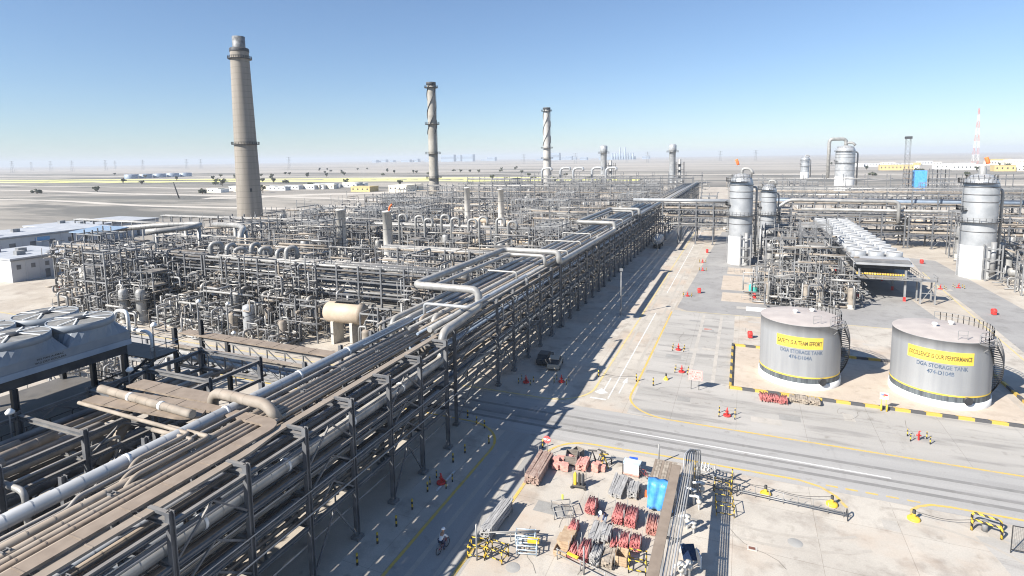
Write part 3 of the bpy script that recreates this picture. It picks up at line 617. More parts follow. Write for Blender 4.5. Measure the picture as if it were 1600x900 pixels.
# ------------------------------------------------------------------ the two storage tanks
INK = mat("faded_sign_lettering", (.05, .08, .13), (.15, .18, .23), .8, 0, 2)
INKD = mat("dark_sign_lettering", (.05, .04, .02), (.12, .09, .04), .8, 0, 4)
BANNER = mat("banner_yellow", (.72, .50, .06), (.78, .56, .09), .6, 0, 1)
TANKP = mat("silver_tank_paint", (.27, .28, .295), (.35, .36, .37), .55, .2, .5, stretch=(2.2, 2.2, .12), lo=.3, hi=.7)
TROOF = mat("tank_roof_dust", (.40, .355, .33), (.47, .42, .385), .8, 0, .5)
BANDB = mat("tank_band_black", (.06, .07, .08), (.13, .15, .16), .7, 0, 1.2, stretch=(3, 3, .3))
def tank(cx, cy, rad, slogan, l2, l3, label, hgt, asp):
    r = thing("storage_tank", label, "storage tank", (cx, cy, 0), 0, "silver storage tanks in the bund")
    az = math.atan2(-cy, -cx)
    MB().lathe([(rad + .12, 0), (rad + .12, .8), (rad, .82)], seg=72).build("foundation_ring", WHITE, r)
    MB().lathe([(rad, .82), (rad, 1.5)], seg=72).build("black_band", BANDB, r)
    MB().lathe([(rad + .012, 1.5), (rad + .012, 1.68)], seg=72).build("yellow_band", BANNER, r)
    b = MB(); 
    zs = [1.68, 3.3, 3.34, 5.0, 5.04, 6.7, 6.74, hgt]
    b.lathe([(rad + (0 if i % 2 else .006), z) for i, z in enumerate(zs)] + [(rad + .06, hgt), (rad + .06, hgt + .08)], seg=72); b.build("shell", TANKP, r)
    MB().lathe([(rad + .06, hgt + .08), (rad - .05, hgt + .1), (rad * .5, hgt + .26), (0, hgt + .36)], seg=72).build("roof", TROOF, r)
    da = R(33 if asp < 1 else 38)
    MB().lathe([(rad + .02, 5.35), (rad + .02, 6.85)], seg=20, a0=az - da, a1=az + da).build("banner", BANNER, r)
    wrap_text(slogan, .74, rad + .03, 5.82, az, INKD, r, stretch=.52 if len(slogan) > 24 else .61)
    wrap_text(l2, .66, rad + .015, 4.68, az + R(3), INK, r, stretch=.78)
    wrap_text(l3, .66, rad + .015, 3.95, az + R(2), INK, r, stretch=.85)
    a = az + R(33); c, s = math.cos(a), math.sin(a)
    b = MB().tube([(c * (rad - .1), s * (rad - .1), 1.2), (c * (rad + .3), s * (rad + .3), 1.2)], .4, 16); b.tube([(c * (rad + .3), s * (rad + .3), 1.2), (c * (rad + .36), s * (rad + .36), 1.2)], .48, 16); b.build("manway", STEELD, r)
    for (x, y, h) in ((-.6, .5, .5), (1.6, 2.4, .35)): MB().lathe([(.2, hgt + .2), (.2, hgt + h), (.35, hgt + h + .1), (.3, hgt + h + .3), (0, hgt + h + .36)], x, y, 12).build("roof_vent", WHITE, r)
    a1 = math.degrees(az)
    ring_rail(rad - .12, hgt + .1, a1 + 48, a1 + 190, n=20, th=.06).build("railing", STEELL, r)
    # landing and curved stair on the right flank
    a = az + R(52); c, s = math.cos(a), math.sin(a)
    b = MB().cbox((c * (rad + .5), s * (rad + .5), hgt - .05), 1.0, 1.5, .08, a); b.beam((c * rad, s * rad, hgt - 1.1), (c * (rad + .95), s * (rad + .95), hgt - .1), .1, .1); b.build("landing", STEEL, r)
    cc = Vector((c, s, 0)); tt = Vector((-s, c, 0)); o0 = Vector((0, 0, hgt))
    handrail([o0 + cc * rad - tt * .75, o0 + cc * (rad + 1) - tt * .75, o0 + cc * (rad + 1) + tt * .3], th=.06).build("railing", STEELL, r)
    st = MB(); rl = MB(); n = 22; pts = []
    for k in range(n + 1):
        ak = az + R(58 + 62 * k / n); zk = hgt - .1 - (hgt - .5) * k / n; pts.append((ak, zk))
        st.cbox((math.cos(ak) * (rad + .5), math.sin(ak) * (rad + .5), zk), .85, .3, .05, ak)
    for (ak, zk), (al, zl) in zip(pts, pts[1:]):
        for rr_ in (rad + .08, rad + .95): st.beam((math.cos(ak) * rr_, math.sin(ak) * rr_, zk - .1), (math.cos(al) * rr_, math.sin(al) * rr_, zl - .1), .06, .22)
        for h in (.55, 1.0): rl.beam((math.cos(ak) * (rad + .95), math.sin(ak) * (rad + .95), zk + h), (math.cos(al) * (rad + .95), math.sin(al) * (rad + .95), zl + h), .05, .05)
        rl.beam((math.cos(ak) * (rad + .95), math.sin(ak) * (rad + .95), zk), (math.cos(ak) * (rad + .95), math.sin(ak) * (rad + .95), zk + 1), .05, .05)
    s_ = st.build("stairway", STEELD, r); rl.build("railing", STEELL, s_)
    handrail([o0 + Vector((math.cos(az + R(x_)) * (rad - .9), math.sin(az + R(x_)) * (rad - .9), .15)) for x_ in (22, 36)], th=.05).build("railing", STEELL, r)
    return r
tank(7.6, 82.2, 4.85, "SAFETY IS A TEAM EFFORT", "DGA STORAGE TANK", "474-D104A", "silver storage tank with banner reading SAFETY IS A TEAM EFFORT", 8.25, .9)
tank(23.2, 82.3, 5.05, "EXCELLENCE IS OUR PERFORMANCE", "DGA STORAGE TANK", "474-D104B", "silver storage tank with banner reading EXCELLENCE IS OUR PERFORMANCE", 8.0, 1.1)
# striped bund kerb
KERB = stripes("yellow_black_kerb", (.10, .10, .105), (.62, .43, .09), 'xy', 3.0)
kb = MB(); kb.box(-1, 31.9, 74.4, 74.7, 0, .36); kb.box(-1, -.7, 74.703, 92, 0, .36); kb.box(-1, 31.9, 92.003, 92.3, 0, .36); kb.box(31.6, 31.9, 74.703, 91.997, 0, .36)
tag(kb.build("bund_kerb", KERB), "low yellow and black striped kerb wall round both tanks", "kerb wall")

# ------------------------------------------------------------------ chimneys and stacks
def chimney():
    r = thing("chimney", "tall tapering concrete chimney with a steel cap", "chimney", (-216, 196, 0)); H_ = 81.5
    rf = lambda z: 5.7 - 1.75 * z / H_
    MB().lathe([(rf(z), z) for z in [H_ * k / 24 for k in range(25)]], seg=40).build("shaft", CHIM, r)
    MB().lathe([(rf(H_) + .25, H_ - 1.2), (rf(H_) + .25, H_), (rf(H_), H_ + .4), (2.5, H_ + .5)], seg=40).build("collar", STEELD, r)
    MB().lathe([(2.75, H_ + .2), (2.75, H_ + 5.6), (2.5, H_ + 5.6), (2.5, H_ + 3)], seg=32).build("steel_cap", mat("sooty_steel", (.10, .105, .11), (.24, .245, .25), .6, .2, .6), r)
    for z in (H_ - 4.5, 38.0):
        p = MB().lathe([(rf(z), z), (rf(z) + 1.1, z), (rf(z) + 1.1, z + .2), (rf(z), z + .2)], seg=36).build("platform", STEELD, r)
        ring_rail(rf(z) + 1.05, z + .2, n=30, th=.12).build("railing", STEELD, p)
    MB().cbox((4.2, -2.6, 17), 1.0, 1.0, 1.6, -.5).build("hatch", STEELD, r)
chimney()
def stack(x, y, h, r0, r1, label, strakes=True, plats=(), m=None, flare=False, strake_c=None, base=None, strake_from=.45, strake_to=.98):
    t = thing("stack", label, "stack", (x, y, 0), 0, "steel stacks of the plant"); m = m or ALU
    MB().lathe([(r0 * 1.25, 0), (r0, h * .12), (r0, h * .12 + .01)] + [(r0 + (r1 - r0) * k / 10, h * (.12 + .88 * k / 10)) for k in range(1, 11)] + [(r1 * .8, h), (r1 * .8, h - 1)], seg=24).build("shaft", m, t)
    if strakes:
        for s in range(3):
            b = MB(); n = 60
            for k in range(n + 1):
                q = strake_from + (strake_to - strake_from) * k / n; z = h * q; a = s * 2.094 + q * h / (r1 * 5.2) * 2.2; rr_ = r0 + (r1 - r0) * q
                b.v += [(rr_ * math.cos(a), rr_ * math.sin(a), z), (rr_ * 1.22 * math.cos(a), rr_ * 1.22 * math.sin(a), z), (rr_ * math.cos(a), rr_ * math.sin(a), z + r1 * .28)]
                if k:
                    o = 3 * k; b.f += [(o - 3, o, o + 1, o - 2), (o - 2, o + 1, o + 2, o - 1)]; b.sm += [True, True]
            b.build("strake", STEELD, t)
    for q in plats:
        z = h * q; rr_ = r0 + (r1 - r0) * q
        p = MB().lathe([(rr_, z), (rr_ * 1.75, z), (rr_ * 1.75, z + .2), (rr_, z + .2)], seg=20).build("platform", STEELD, t)
        ring_rail(rr_ * 1.7, z + .2, n=16, th=.12, h=1.2).build("railing", STEELD, p)
    if flare: MB().lathe([(r1 * 1.0, h * .975), (r1 * 1.25, h * .98), (r1 * 1.25, h), (r1 * .9, h)], seg=20).build("rim", STEELD, t)
    ladder(r0 * 1.08, 0, h * .02, h * .97, R(90), .8, .12).build("ladder", STEEL, t)
    return t
stack(-188.4, 320.3, 79.3, 3.1, 2.5, "tall grey stack wound with dark spiral strakes, third point of the skyline beside the chimney", plats=(.09, .22, .42, .66, .955), m=mat("tan_steel", (.25, .235, .205), (.34, .32, .285), .7, 0, .25), flare=True, strake_from=.58)
stack(-186, 542.9, 80, 3.9, 3.1, "tall pale stack with spiral strakes and reddish top, right of the taller strake stack", plats=(.36, .49, .955), m=mat("pale_tan_steel", (.36, .345, .32), (.46, .44, .41), .6, 0, .2), flare=True, strake_from=.52)
for i, (x, y, h, lb) in enumerate(((-110.2, 132.7, 15.7, "short pale cylindrical heater stack standing behind the left pipe racks"), (-94.2, 133.3, 15.5, "short pale heater stack with an orange rag at its rim"), (-117.2, 228.6, 16.9, "farther slim heater stack, left one of the rear pair"), (-99.2, 226, 16.5, "farther slim heater stack, right one of the rear pair"))):
    t = thing("heater_stack", lb, "stack", (x, y, 0), 0, "heater stacks in pairs"); rr_ = 1.3
    MB().lathe([(rr_, .8), (rr_, h - .4), (rr_ + .06, h - .4), (rr_ + .06, h), (rr_ - .15, h), (rr_ - .15, h - 2)], seg=24).build("shaft", mat("pale_stack_paint", (.56, .54, .50), (.64, .62, .58), .6, 0, .4), t)
    MB().box(-1.5, 1.5, -1.5, 1.5, 0, .8).build("plinth", CONC, t)
    for z in (h * .35, h * .66): MB().lathe([(rr_ + .05, z), (rr_ + .05, z + .12)], seg=24).build("band", STEEL, t)
    if i < 2: MB().box(1.6, 8, -1.6, 1.6, 0, 2.6).build("furnace_box", mat("blue_grey_box", (.20, .23, .28), (.27, .30, .34), .6, .1, .5), t)
    if i == 1: 
        o = MB().tube([(.7, 0, h - .1), (1.0, 0, h + 1.2), (1.7, .2, h + 1.9)], .28, 6).build("warning_rag", ORANGE); o.location = (x, y, 0); tag(o, "orange rag flying from the rim of a pale heater stack", "rag")
def slim_tower(x, y, h, r_, label, side=True):
    t = thing("process_tower", label, "process tower", (x, y, 0), 0, "far slim process towers")
    MB().lathe([(r_, 0), (r_, h * .82), (r_ * 1.2, h * .84), (r_ * 1.2, h * .97), (r_ * .8, h), (0, h)], seg=20).build("shell", ALUB, t)
    p = MB().lathe([(r_, h * .8), (r_ * 1.9, h * .8), (r_ * 1.9, h * .8 + .3), (r_, h * .8 + .3)], seg=16).build("platform", STEELD, t); ring_rail(r_ * 1.8, h * .8 + .3, n=14, th=.15, h=1.4).build("railing", STEELD, p)
    MB().lathe([(r_ * .45, 0), (r_ * .45, h * .62), (0, h * .64)], r_ * 2.2, r_ * .4, 12).build("side_vessel", ALU, t)
    b = MB()
    for z in (h * .2, h * .36, h * .5): b.box(r_ * 1.1, r_ * 3.6, -r_, r_ * 1.6, z, z + .3)
    for sx in (r_ * 1.2, r_ * 3.5):
        for sy in (-r_ * .9, r_ * 1.5): b.beam((sx, sy, 0), (sx, sy, h * .56), .35, .35)
    b.build("side_platform", STEELD, t)
slim_tower(-134.6, 573.5, 41.6, 3.2, "far slim silver tower with a side platform, left of the pair")
slim_tower(-69.4, 606, 41.8, 3.3, "far slim silver tower with a side platform, right of the pair")

def column(x, y, h, r_, label, seed, cap=True, legs=True, plats=(.53, .9), overhead=1):
    """big vertical process column with bands, platforms and overhead pipe"""
    t = thing("process_column", label, "process column", (x, y, 0), 0, "silver process columns on the right"); q = random.Random(seed)
    MB().lathe([(r_ * 1.04, 0), (r_ * 1.03, h * .30), (r_, h * .31)], seg=36).build("skirt", mat("chalky_white_skirt", (.50, .51, .52), (.60, .60, .59), .7, 0, .5, stretch=(1, 1, .15)), t)
    MB().lathe([(r_, h * .31), (r_, h * .86), (r_ * .98, h * .89), (r_ * .86, h * .935), (r_ * .6, h * .97), (r_ * .25, h * .985), (0, h * .987)], seg=36).build("shell", ALUB, t)
    for z in (h * .44, h * .72, h * .79, h * .86): MB().lathe([(r_, z), (r_ * 1.025, z), (r_ * 1.025, z + .22), (r_, z + .22)], seg=36).build("band", STEEL, t)
    for z_, a0, a1 in ((plats[0], 150, 390), (plats[1], 130, 300), (.64, 150, 215)):
        z = h * z_; n = 16; b = MB(); vs = []
        b.lathe([(r_, z), (r_ + 1.0, z), (r_ + 1.0, z + .12), (r_, z + .12)], seg=n, a0=R(a0), a1=R(a1), smooth=False)
        p = b.build("platform", STEELD, t); ring_rail(r_ + .95, z + .12, a0, a1, n=n, th=.07).build("railing", STEELL, p)
    if cap: MB().tube([(0, 0, h * .96), (0, 0, h * 1.04), (r_ * .7, -.2, h * 1.04), (r_ * .95, -.3, h * .98)], r_ * .13, 12, bend=r_ * .3).build("overhead_pipe", ALU, t)
    else: MB().lathe([(r_ * .22, h * .97), (r_ * .22, h * 1.04), (r_ * .12, h * 1.06), (0, h * 1.065)], seg=14).build("top_nozzle", ALU, t)
    MB().tube([(r_ * .8, r_ * .5, h * .84), (r_ * 1.3, r_ * .3, h * .84), (r_ * 1.3, r_ * .3, h * .1)], r_ * .09, 10, bend=r_ * .3).build("side_pipe", ALU, t)
    ladder(-r_ - .3, -.8, .2, h * .93, R(80), .6, .07).build("ladder", STEELL, t)
    ring_rail(r_ * .86, h * .93, n=18, th=.07, h=1.2).build("railing", STEELL, t)
    if legs:
        b = MB()
        for dx in (.2, r_ * .9):
            for dy in (-r_ - .5, -r_ - 2.2): b.beam((dx, dy, 0), (dx, dy, h * .34), .25, .25)
        for z in (h * .1, h * .2, h * .3): b.beam((.2, -r_ - .5, z), (r_ * .9, -r_ - .5, z), .2, .2); b.beam((.2, -r_ - 2.2, z), (r_ * .9, -r_ - 2.2, z), .2, .2)
        b.beam((.2, -r_ - 2.2, .2), (r_ * .9, -r_ - 2.2, h * .1), .15, .15); b.build("support_frame", STEELL, t)
        MB().tube([(r_ * .55, -r_ * 1.2, h * .36), (r_ * .55, -r_ * 1.2, 1)], r_ * .16, 10).build("downcomer_pipe", STEELL, t)
    return t
column(-.5, 165, 25.2, 3.0, "tall silver process column nearest the lane, with white skirt", 1)
column(7.4, 191.7, 21, 2.25, "slimmer silver process column just behind the lane-side column", 2, legs=False)
column(52.0, 164.5, 25.0, 3.45, "widest silver process column at the right edge, with white skirt", 3, cap=False)
column(66.1, 740, 27, 4.6, "far small column with stacked ring platforms on the horizon", 5, legs=False, plats=(.55, .8))
column(74, 513, 36.5, 6.8, "far stout column topped by a big hooked overhead pipe", 6, legs=False, plats=(.6, .85))
MB().tube([(62, 510, 9), (62, 510, 41), (68, 511, 41), (74, 513, 41), (74, 513, 35)], 1.3, 12, bend=4).build("overhead_pipe", ALU)
tag(bpy.data.objects[-1] if 0 else [o for o in COL.objects if o.name.startswith("overhead_pipe") and o.parent is None][0], "large hooked pipe arching over the far stout column", "pipe")
def rag(x, y, z, label):
    o = MB().tube([(0, 0, 0), (-.2, 0, .7), (-.5, .1, 1.5)], .42, 6).build("warning_rag", ORANGE); o.location = (x, y, z); tag(o, label, "rag")
rag(-1.5, 165, 27.2, "orange rag flying above the lane-side process column"); rag(53, 164.5, 27.0, "orange rag flying above the widest process column at right")
def lattice_mast(x, y, h, w0, w1, mats, label, secn=10):
    t = thing("lattice_mast", label, "mast", (x, y, 0), 0, "lattice masts on the right"); th = max(.12, w0 * .02)
    for i in range(secn):
        b = MB(); za, zb = h * i / secn, h * (i + 1) / secn; ra, rb = w0 + (w1 - w0) * i / secn, w0 + (w1 - w0) * (i + 1) / secn
        A = [(ra / 2 * sx, ra / 2 * sy, za) for sx, sy in ((-1, -1), (1, -1), (1, 1), (-1, 1))]; B = [(rb / 2 * sx, rb / 2 * sy, zb) for sx, sy in ((-1, -1), (1, -1), (1, 1), (-1, 1))]
        for k in range(4): b.beam(A[k], B[k], th * 1.4, th * 1.4); b.beam(A[k], B[(k + 1) % 4], th, th); b.beam(B[k], B[(k + 1) % 4], th, th)
        b.build("lattice_section", mats[i % len(mats)], t)
    return t
t = lattice_mast(134.7, 599.4, 42, 3.6, 3.6, [STEEL], "plain grey lattice mast rising behind the right pipe rack")
MB().box(-2.4, 2.4, -2.4, 2.4, 41.6, 43.8).build("top_platform", STEELD, t)
lattice_mast(385.5, 1256.8, 106, 9, 1.2, [mat("faded_mast_red", (.50, .14, .12), (.56, .2, .17), .6), WHITE], "tall red and white banded lattice mast near the right edge", 9)  # mast red is mixed paler than the plain red paint

# ------------------------------------------------------------------ fan cooler at left
def fan_cooler():
    t = thing("fan_cooler", "big fan cooler bank with mesh topped fan hoods at the left edge", "fan cooler", (-57.8, 20, 0))
    ny = 6; ys = [10.5 - 5.1 * k for k in range(ny)]
    for y in ys:
        for x in (-2.6, 2.6):
            b = MB(); n = 32; vs = []
            for k in range(n):
                a = 2 * math.pi * k / n; c, s = math.cos(a), math.sin(a); q = 2.55 / max(abs(c), abs(s)); vs.append((x + c * q, y + s * q, 14.5))
            for k in range(n): a = 2 * math.pi * k / n; vs.append((x + 2.42 * math.cos(a), y + 2.42 * math.sin(a), 15.55))
            b.add(vs, [(k, (k + 1) % n, n + (k + 1) % n, n + k) for k in range(n)])
            hd = b.build("fan_hood", FANP, t)
            MB().lathe([(2.42, 15.5), (2.5, 15.55), (2.5, 16.15), (2.4, 16.15), (2.4, 15.3)], x, y, 32).build("fan_ring", FANP, hd)
            b = MB().lathe([(2.4, 16.1), (0, 16.2)], x, y, 32); b.build("fan_guard", MESH, hd)
            b = MB()
            for k in range(4):
                a = k * math.pi / 2 + .6; b.beam((x + .5 * math.cos(a), y + .5 * math.sin(a), 16.28), (x + 2.4 * math.cos(a + .25), y + 2.4 * math.sin(a + .25), 16.18), .1, .05); b.beam((x + .5 * math.cos(a), y + .5 * math.sin(a), 16.28), (x + 2.4 * math.cos(a - .25), y + 2.4 * math.sin(a - .25), 16.18), .1, .05)
            b.build("guard_strut", WHITE, hd)
            MB().lathe([(.7, 16.2), (.7, 16.27), (0, 16.28)], x, y, 20).build("hub_cover", BLACK, hd)
    MB().box(-5.15, 5.15, ys[-1] - 2.6, ys[0] + 2.6, 13.75, 14.495).build("plenum", FANP, t)
    MB().box(-5.22, 5.22, ys[-1] - 2.65, ys[0] + 2.65, 13.25, 13.745).build("side_channel", PIPEB, t)
    b = MB(); b.box(-4.9, 4.9, ys[-1] - 2.4, ys[0] + 2.4, 12.4, 13.24); b.build("tube_bundle", STEELD, t)
    for x in (-4.9, 0, 4.9):
        for y in (12.6, 4, -4, -12): MB().ibeam((x, y, 0), (x, y, 12.39), .4, .4, .06).build("column", STEELD, t)
    for z in (4.5, 8.2):
        for x in (-4.9, 4.9): MB().beam((x, -14, z), (x, 12.3, z), .28, .35).build("side_beam", STEELD, t)
        for y in (12.6, 4, -4, -12): MB().beam((-4.7, y, z - .4), (4.7, y, z - .4), .28, .35).build("cross_beam", STEELD, t)
    b = MB(); b.box(-5.6, 6.6, -14, 13.6, 8.5, 8.6); b.build("walkway", STEELD, t)
    handrail([(6.5, -14, 8.6), (6.5, 13.5, 8.6), (-5.5, 13.5, 8.6)], th=.06).build("railing", STEELD, t)
    for k, z in enumerate((11.2, 11.7)):
        me = text_mesh(("FIN FAN A-5MAC", "W-2 DRY COOLERS")[1 - k], .26)
        for v in me.vertices: v.co = (5.165, 6.6 + v.co.x, 13.9 + .28 * k + v.co.y * .8)
        me.materials.append(BLACK); put(me, "lettering", t)
    # end platform and stair
    b = MB(); b.box(-1, 6.2, 14.2, 17, 11.4, 11.5); b.build("end_platform", STEELD, t)
    handrail([(-1, 14.2, 11.5), (-1, 17, 11.5), (6.2, 17, 11.5), (6.2, 14.2, 11.5)], th=.06).build("railing", STEELL, t)
    b = MB()
    for s in (5.2, 6.2): b.beam((s, 14.5, 11.3), (s, 9.6, 8.6), .08, .25)
    for k in range(12): b.box(5.2, 6.2, 14.4 - k * .4, 14.65 - k * .4, 11.15 - k * .22, 11.2 - k * .22)
    b.build("stair", STEELD, t)
    for y in (14.4, 16.8): MB().beam((5.9, y, 0), (5.9, y, 11.4), .25, .25).build("column", STEELD, t)
    MB().beam((0, 13, 8.8), (5.9, 16.8, 11.3), .15, .15).build("brace", STEELD, t)
fan_cooler()
LAMPW = WHITE
def lamp_post(x, y, z0, h, label, flood=False):
    t = thing("lamp_post", label, "lamp post", (x, y, z0), 0, "pole lamps of the plant")
    MB().tube([(0, 0, 0), (0, 0, h * .7), (.0, 0, h - .35), (.35, -.1, h)], .06 if h < 6 else .1, 8, bend=.3).build("pole", STEELL, t)
    MB().lathe([(.02, h - .28), (.28, h - .2), (.3, h - .05), (.12, h + .16), (0, h + .2)], .35, -.1, 12).build("lamp_head", LAMPW, t)
for i, (x, y) in enumerate(((-50.4, 17.5), (-49.9, 22.2), (-50, 31), (-51.5, 34.5))): lamp_post(x, y, 8.6 if i < 3 else 11.5, 3.4, ["white lamp on a bent pole, nearest one below the fans", "white lamp on a bent pole, second one below the fans", "white lamp on a bent pole by the end of the dark rack", "white lamp beside the end platform of the fans"][i])
pipe_on("fan cooler", "end", [(-57.4, 34.6, 14.3), (-57.2, 34.8, 15.6), (-55.8, 35, 15.6), (-55.7, 35, 13.4)], .17, WHITE, 12, adj="pale arched", bend=.6)
pipe_on("fan cooler", "end platform", [(-58, 35.4, 13.6), (-53.4, 35.6, 13.5), (-53.4, 35.6, 11.6)], .17, WHITE, 12, adj="white painted", bend=.8)

# ------------------------------------------------------------------ cross racks
def prow(where, axis, c0, c1, a0, a1, z, n, seg=6, mats=(ALU, PIPEG, TAN, PIPEB), rmax=.32, lvl="top deck", rng=rr):
    cs = c0 + .35
    k = 0
    while cs < c1 - .3 and k < n:
        r = rng.choice((.1, .14, .2, .26, rmax)); cs += r; m = rng.choice(mats); e0, e1 = a0 + rng.uniform(-1, 1), a1 + rng.uniform(-1, 1)
        p = [(cs, e0, z + .15 + r), (cs, e1, z + .15 + r)] if axis == 'y' else [(e0, cs, z + .15 + r), (e1, cs, z + .15 + r)]
        if rng.random() < .35: p = [(p[0][0], p[0][1], p[0][2] - rng.uniform(1.5, 3))] + p
        pipe_on(where, lvl, p, r, m, seg, sortv=cs, bend=.6, side="near side", mass=not (lvl == "top deck" and a0 < 60 and c0 < 160 or lvl == "top deck" and where == "right cross rack")); cs += r + rng.choice((.12, .3, .6)); k += 1
ZL = [4.2, 7.0, 9.4, 11.2]
def cross(label, where, x0, x1, y0, y1, pitch, levels, topz, npipe=8, fine=False, steel=None, brace=3):
    n = max(2, int((x1 - x0) / pitch)); st = [x0 + (x1 - x0) * k / n for k in range(n + 1)]
    rack(label, 'x', y0, y1, st, levels, topz, .3 if y0 < 120 else .36, fine=False, brace=brace, steel=steel)
    for i, z in enumerate(levels):
        prow(where, 'x', y0, y1, x0, x1, z, npipe, lvl=["lowest level", "second level", "third level", "top deck"][i + 4 - len(levels)], mats=(ALU, ALU, PIPEG, TAN) if i == len(levels) - 1 else (PIPEG, TAN, ALU))
cross("long grey pipe rack along the front of the left process unit", "front left rack", -146, -98, 76.5, 83, 4.6, ZL, 12)
cross("right half of the grey front rack of the left process unit", "front left rack's right half", -97.2, -42, 76.5, 83, 4.6, ZL, 12)
cross("second grey cross rack of the left unit, behind the front one", "second left rack", -150, -120, 104, 110, 5.2, [4.2, 7, 9.6], 10.5, 6)
cross("second left cross rack's right half, ending at the far rack", "second left rack's right half", -77, -41, 104, 110, 5.2, [4.2, 7, 9.6], 10.5, 6)
cross("third grey cross rack, running behind the short heater stacks", "third left rack", -172, -108, 142, 148, 5.6, [4.5, 7.5, 10], 11.3, 5)
cross("third cross rack's right half behind the heater stacks", "third left rack's right half", -107, -42, 142, 148, 5.6, [4.5, 7.5, 10], 11.3, 5)
cross("fourth cross rack of the left unit in the middle distance", "fourth left rack", -165, -106, 186, 192, 6.5, [5, 8, 10.5], 11.5, 4)
cross("short right half of the fourth cross rack, joining the far rack", "fourth left rack's right half", -70, -42, 186, 192, 6.5, [5, 8, 10.5], 11.5, 4)
cross("fifth cross rack of the left unit behind the rear heater stacks", "fifth left rack", -180, -42, 236, 243, 7, [5, 8, 11], 12.5, 4)
cross("sixth cross rack of the left unit, pale with distance", "sixth left rack", -190, -40, 300, 308, 8.5, [6, 10, 13.5], 15, 4)
cross("seventh cross rack, hazy below the slim far towers", "seventh left rack", -190, -30, 372, 381, 10, [7, 11.5, 15], 16.5, 3)
cross("eighth and farthest cross rack of the left unit", "eighth left rack", -180, -30, 455, 465, 12, [8, 14], 17, 3)
cross("grey overhead rack spanning the lane at its far end", "overhead lane rack", -25.5, -3.5, 196.5, 204, 5.5, [6.3, 9.2, 11.8, 13.6], 14.3, 7)
cross("grey pipe rack behind the right-hand air cooler", "right cross rack", 4, 47, 207, 214, 6.1, [4.5, 7.2, 9.4], 10.5, 8)
cross("right end of the grey cross rack beyond the right road", "right cross rack's far end", 48, 110, 207, 214, 6.2, [4.5, 7.2, 9.4], 10.5, 8)
cross("tall rear rack with railings behind the right cross rack", "tall rear right rack", 2, 110, 224, 230, 7.2, [6, 9.5, 12, 16], 16.5, 4)
for yy in (223.8, 230.2):
    tag(handrail([(2, yy, 16.5), (110, yy, 16.5)], 1.5, 3.6, .12).build("railing", STEELL), ["front", "rear"][yy > 225] + " walkway railing along the top of the tall rear right rack", "railing")
cross("distant rack on the right below the far stout column", "distant right rack", 8, 130, 300, 308, 9, [6, 10, 13], 14, 4)
cross("farthest rack on the right below the horizon", "farthest right rack", 0, 160, 420, 430, 12, [8, 13], 16, 3)
pipe_on("right cross rack", "front edge", [(10, 206.2, 4), (10, 206.2, 11.4), (14, 206.2, 14.8), (45, 206.4, 14.6), (45, 206.4, 8)], .55, ALU, 12, adj="big cranked silver", bend=1.6)
pipe_on("right cross rack", "top deck", [(18, 208, 11.6), (62, 208.5, 11.6), (62, 208.5, 7.5), (66, 208.5, 7.5)], .5, ALU, 12, adj="long silver dropping", bend=1.4)
pipe_on("overhead lane rack", "deck top", [(-36, 199.5, 14.6), (2, 199.5, 14.6)], .6, ALUB, 12, adj="fat pale")
pipe_on("tall rear right rack", "deck under the railing", [(6, 227, 13.2), (100, 227, 13.2)], .9, PIPEB, 12, adj="dark bluish")
# big silver ducts over the left racks
for i, pth in enumerate(([(-159, 97, 12.3), (-147, 103, 13.2), (-138, 108, 13.3), (-133, 104, 13.3), (-137, 98, 12.8), (-141, 95, 12.6)], [(-135, 110, 12.9), (-125, 109, 13.2), (-117, 104, 13.2), (-114, 100, 12.6), (-114, 100, 9)])):
    pipe_on("rear of the front left rack", "overhead", pth, .72, ALU, 14, adj="duct-like silver", bend=3.0, sortv=i)
for i, (x, y) in enumerate(((-116, 103.5), (-126, 109), (-141, 106), (-134, 104.5), (-148, 102.5))):
    b = MB().tube([(x, y, 0), (x, y, 12.8)], .45, 10); o = b.build("duct_leg", ALU); tag(o, None, "pipe", "upright legs of the silver ducts"); later(o, "ductleg", x, "upright silver duct leg", "from the left", "behind the front left rack")
# candy-cane risers
def cane(x, y, z0, h, r_, reach, dr, m, key, head, tail):
    head = head.replace(" from the left", "")
    o = MB().tube([(0, 0, z0), (0, 0, h), (math.cos(dr) * reach, math.sin(dr) * reach, h), (math.cos(dr) * reach, math.sin(dr) * reach, h - 2.2)], r_, 10, bend=reach * .48, bs=5).build("riser_pipe", m)
    o.location = (x, y, 0); tag(o, None, "pipe", "hooked riser pipes of the left unit"); later(o, key, view((x, y, h))[0], head, "from the left", tail)
for i in range(7): cane(-99 + 3.3 * i, 79.5 + (i % 2), 5, 13.8 - (i % 3) * .4, .42, 2.0, R(90 if i % 2 else 60), ALU, "canes1", "hooked silver riser from the left", "above the front left rack")
for i in range(6): cane(-96 + 5.2 * i, 74.5, .3, 6.6 - (i % 2) * .5, .36, 1.7, R(95), ALU, "canes2", "low hooked silver riser from the left", "before the front left rack")
for i in range(9): cane(-90 + 4.2 * i, 133 + (i % 2) * 2, 1, 14.5 - (i % 3) * .5, .36, 2.2, R(20), ALU, "canes3", "tall hooked riser from the left", "behind the short heater stacks")
for i in range(8): cane(-84 + 4.4 * i, 126, .5, 6.5, .36, 1.6, R(0), ALU, "canes4", "squat hooked riser from the left", "in front of the third left rack")
for i in range(5): cane(-150 + 13 * i, 425 + 8 * (i % 2), 6, 21.5, .95, 8, R(0), ALUB, "canes5", "large pale hooked pipe from the left", "on the skyline left of the slim tower")

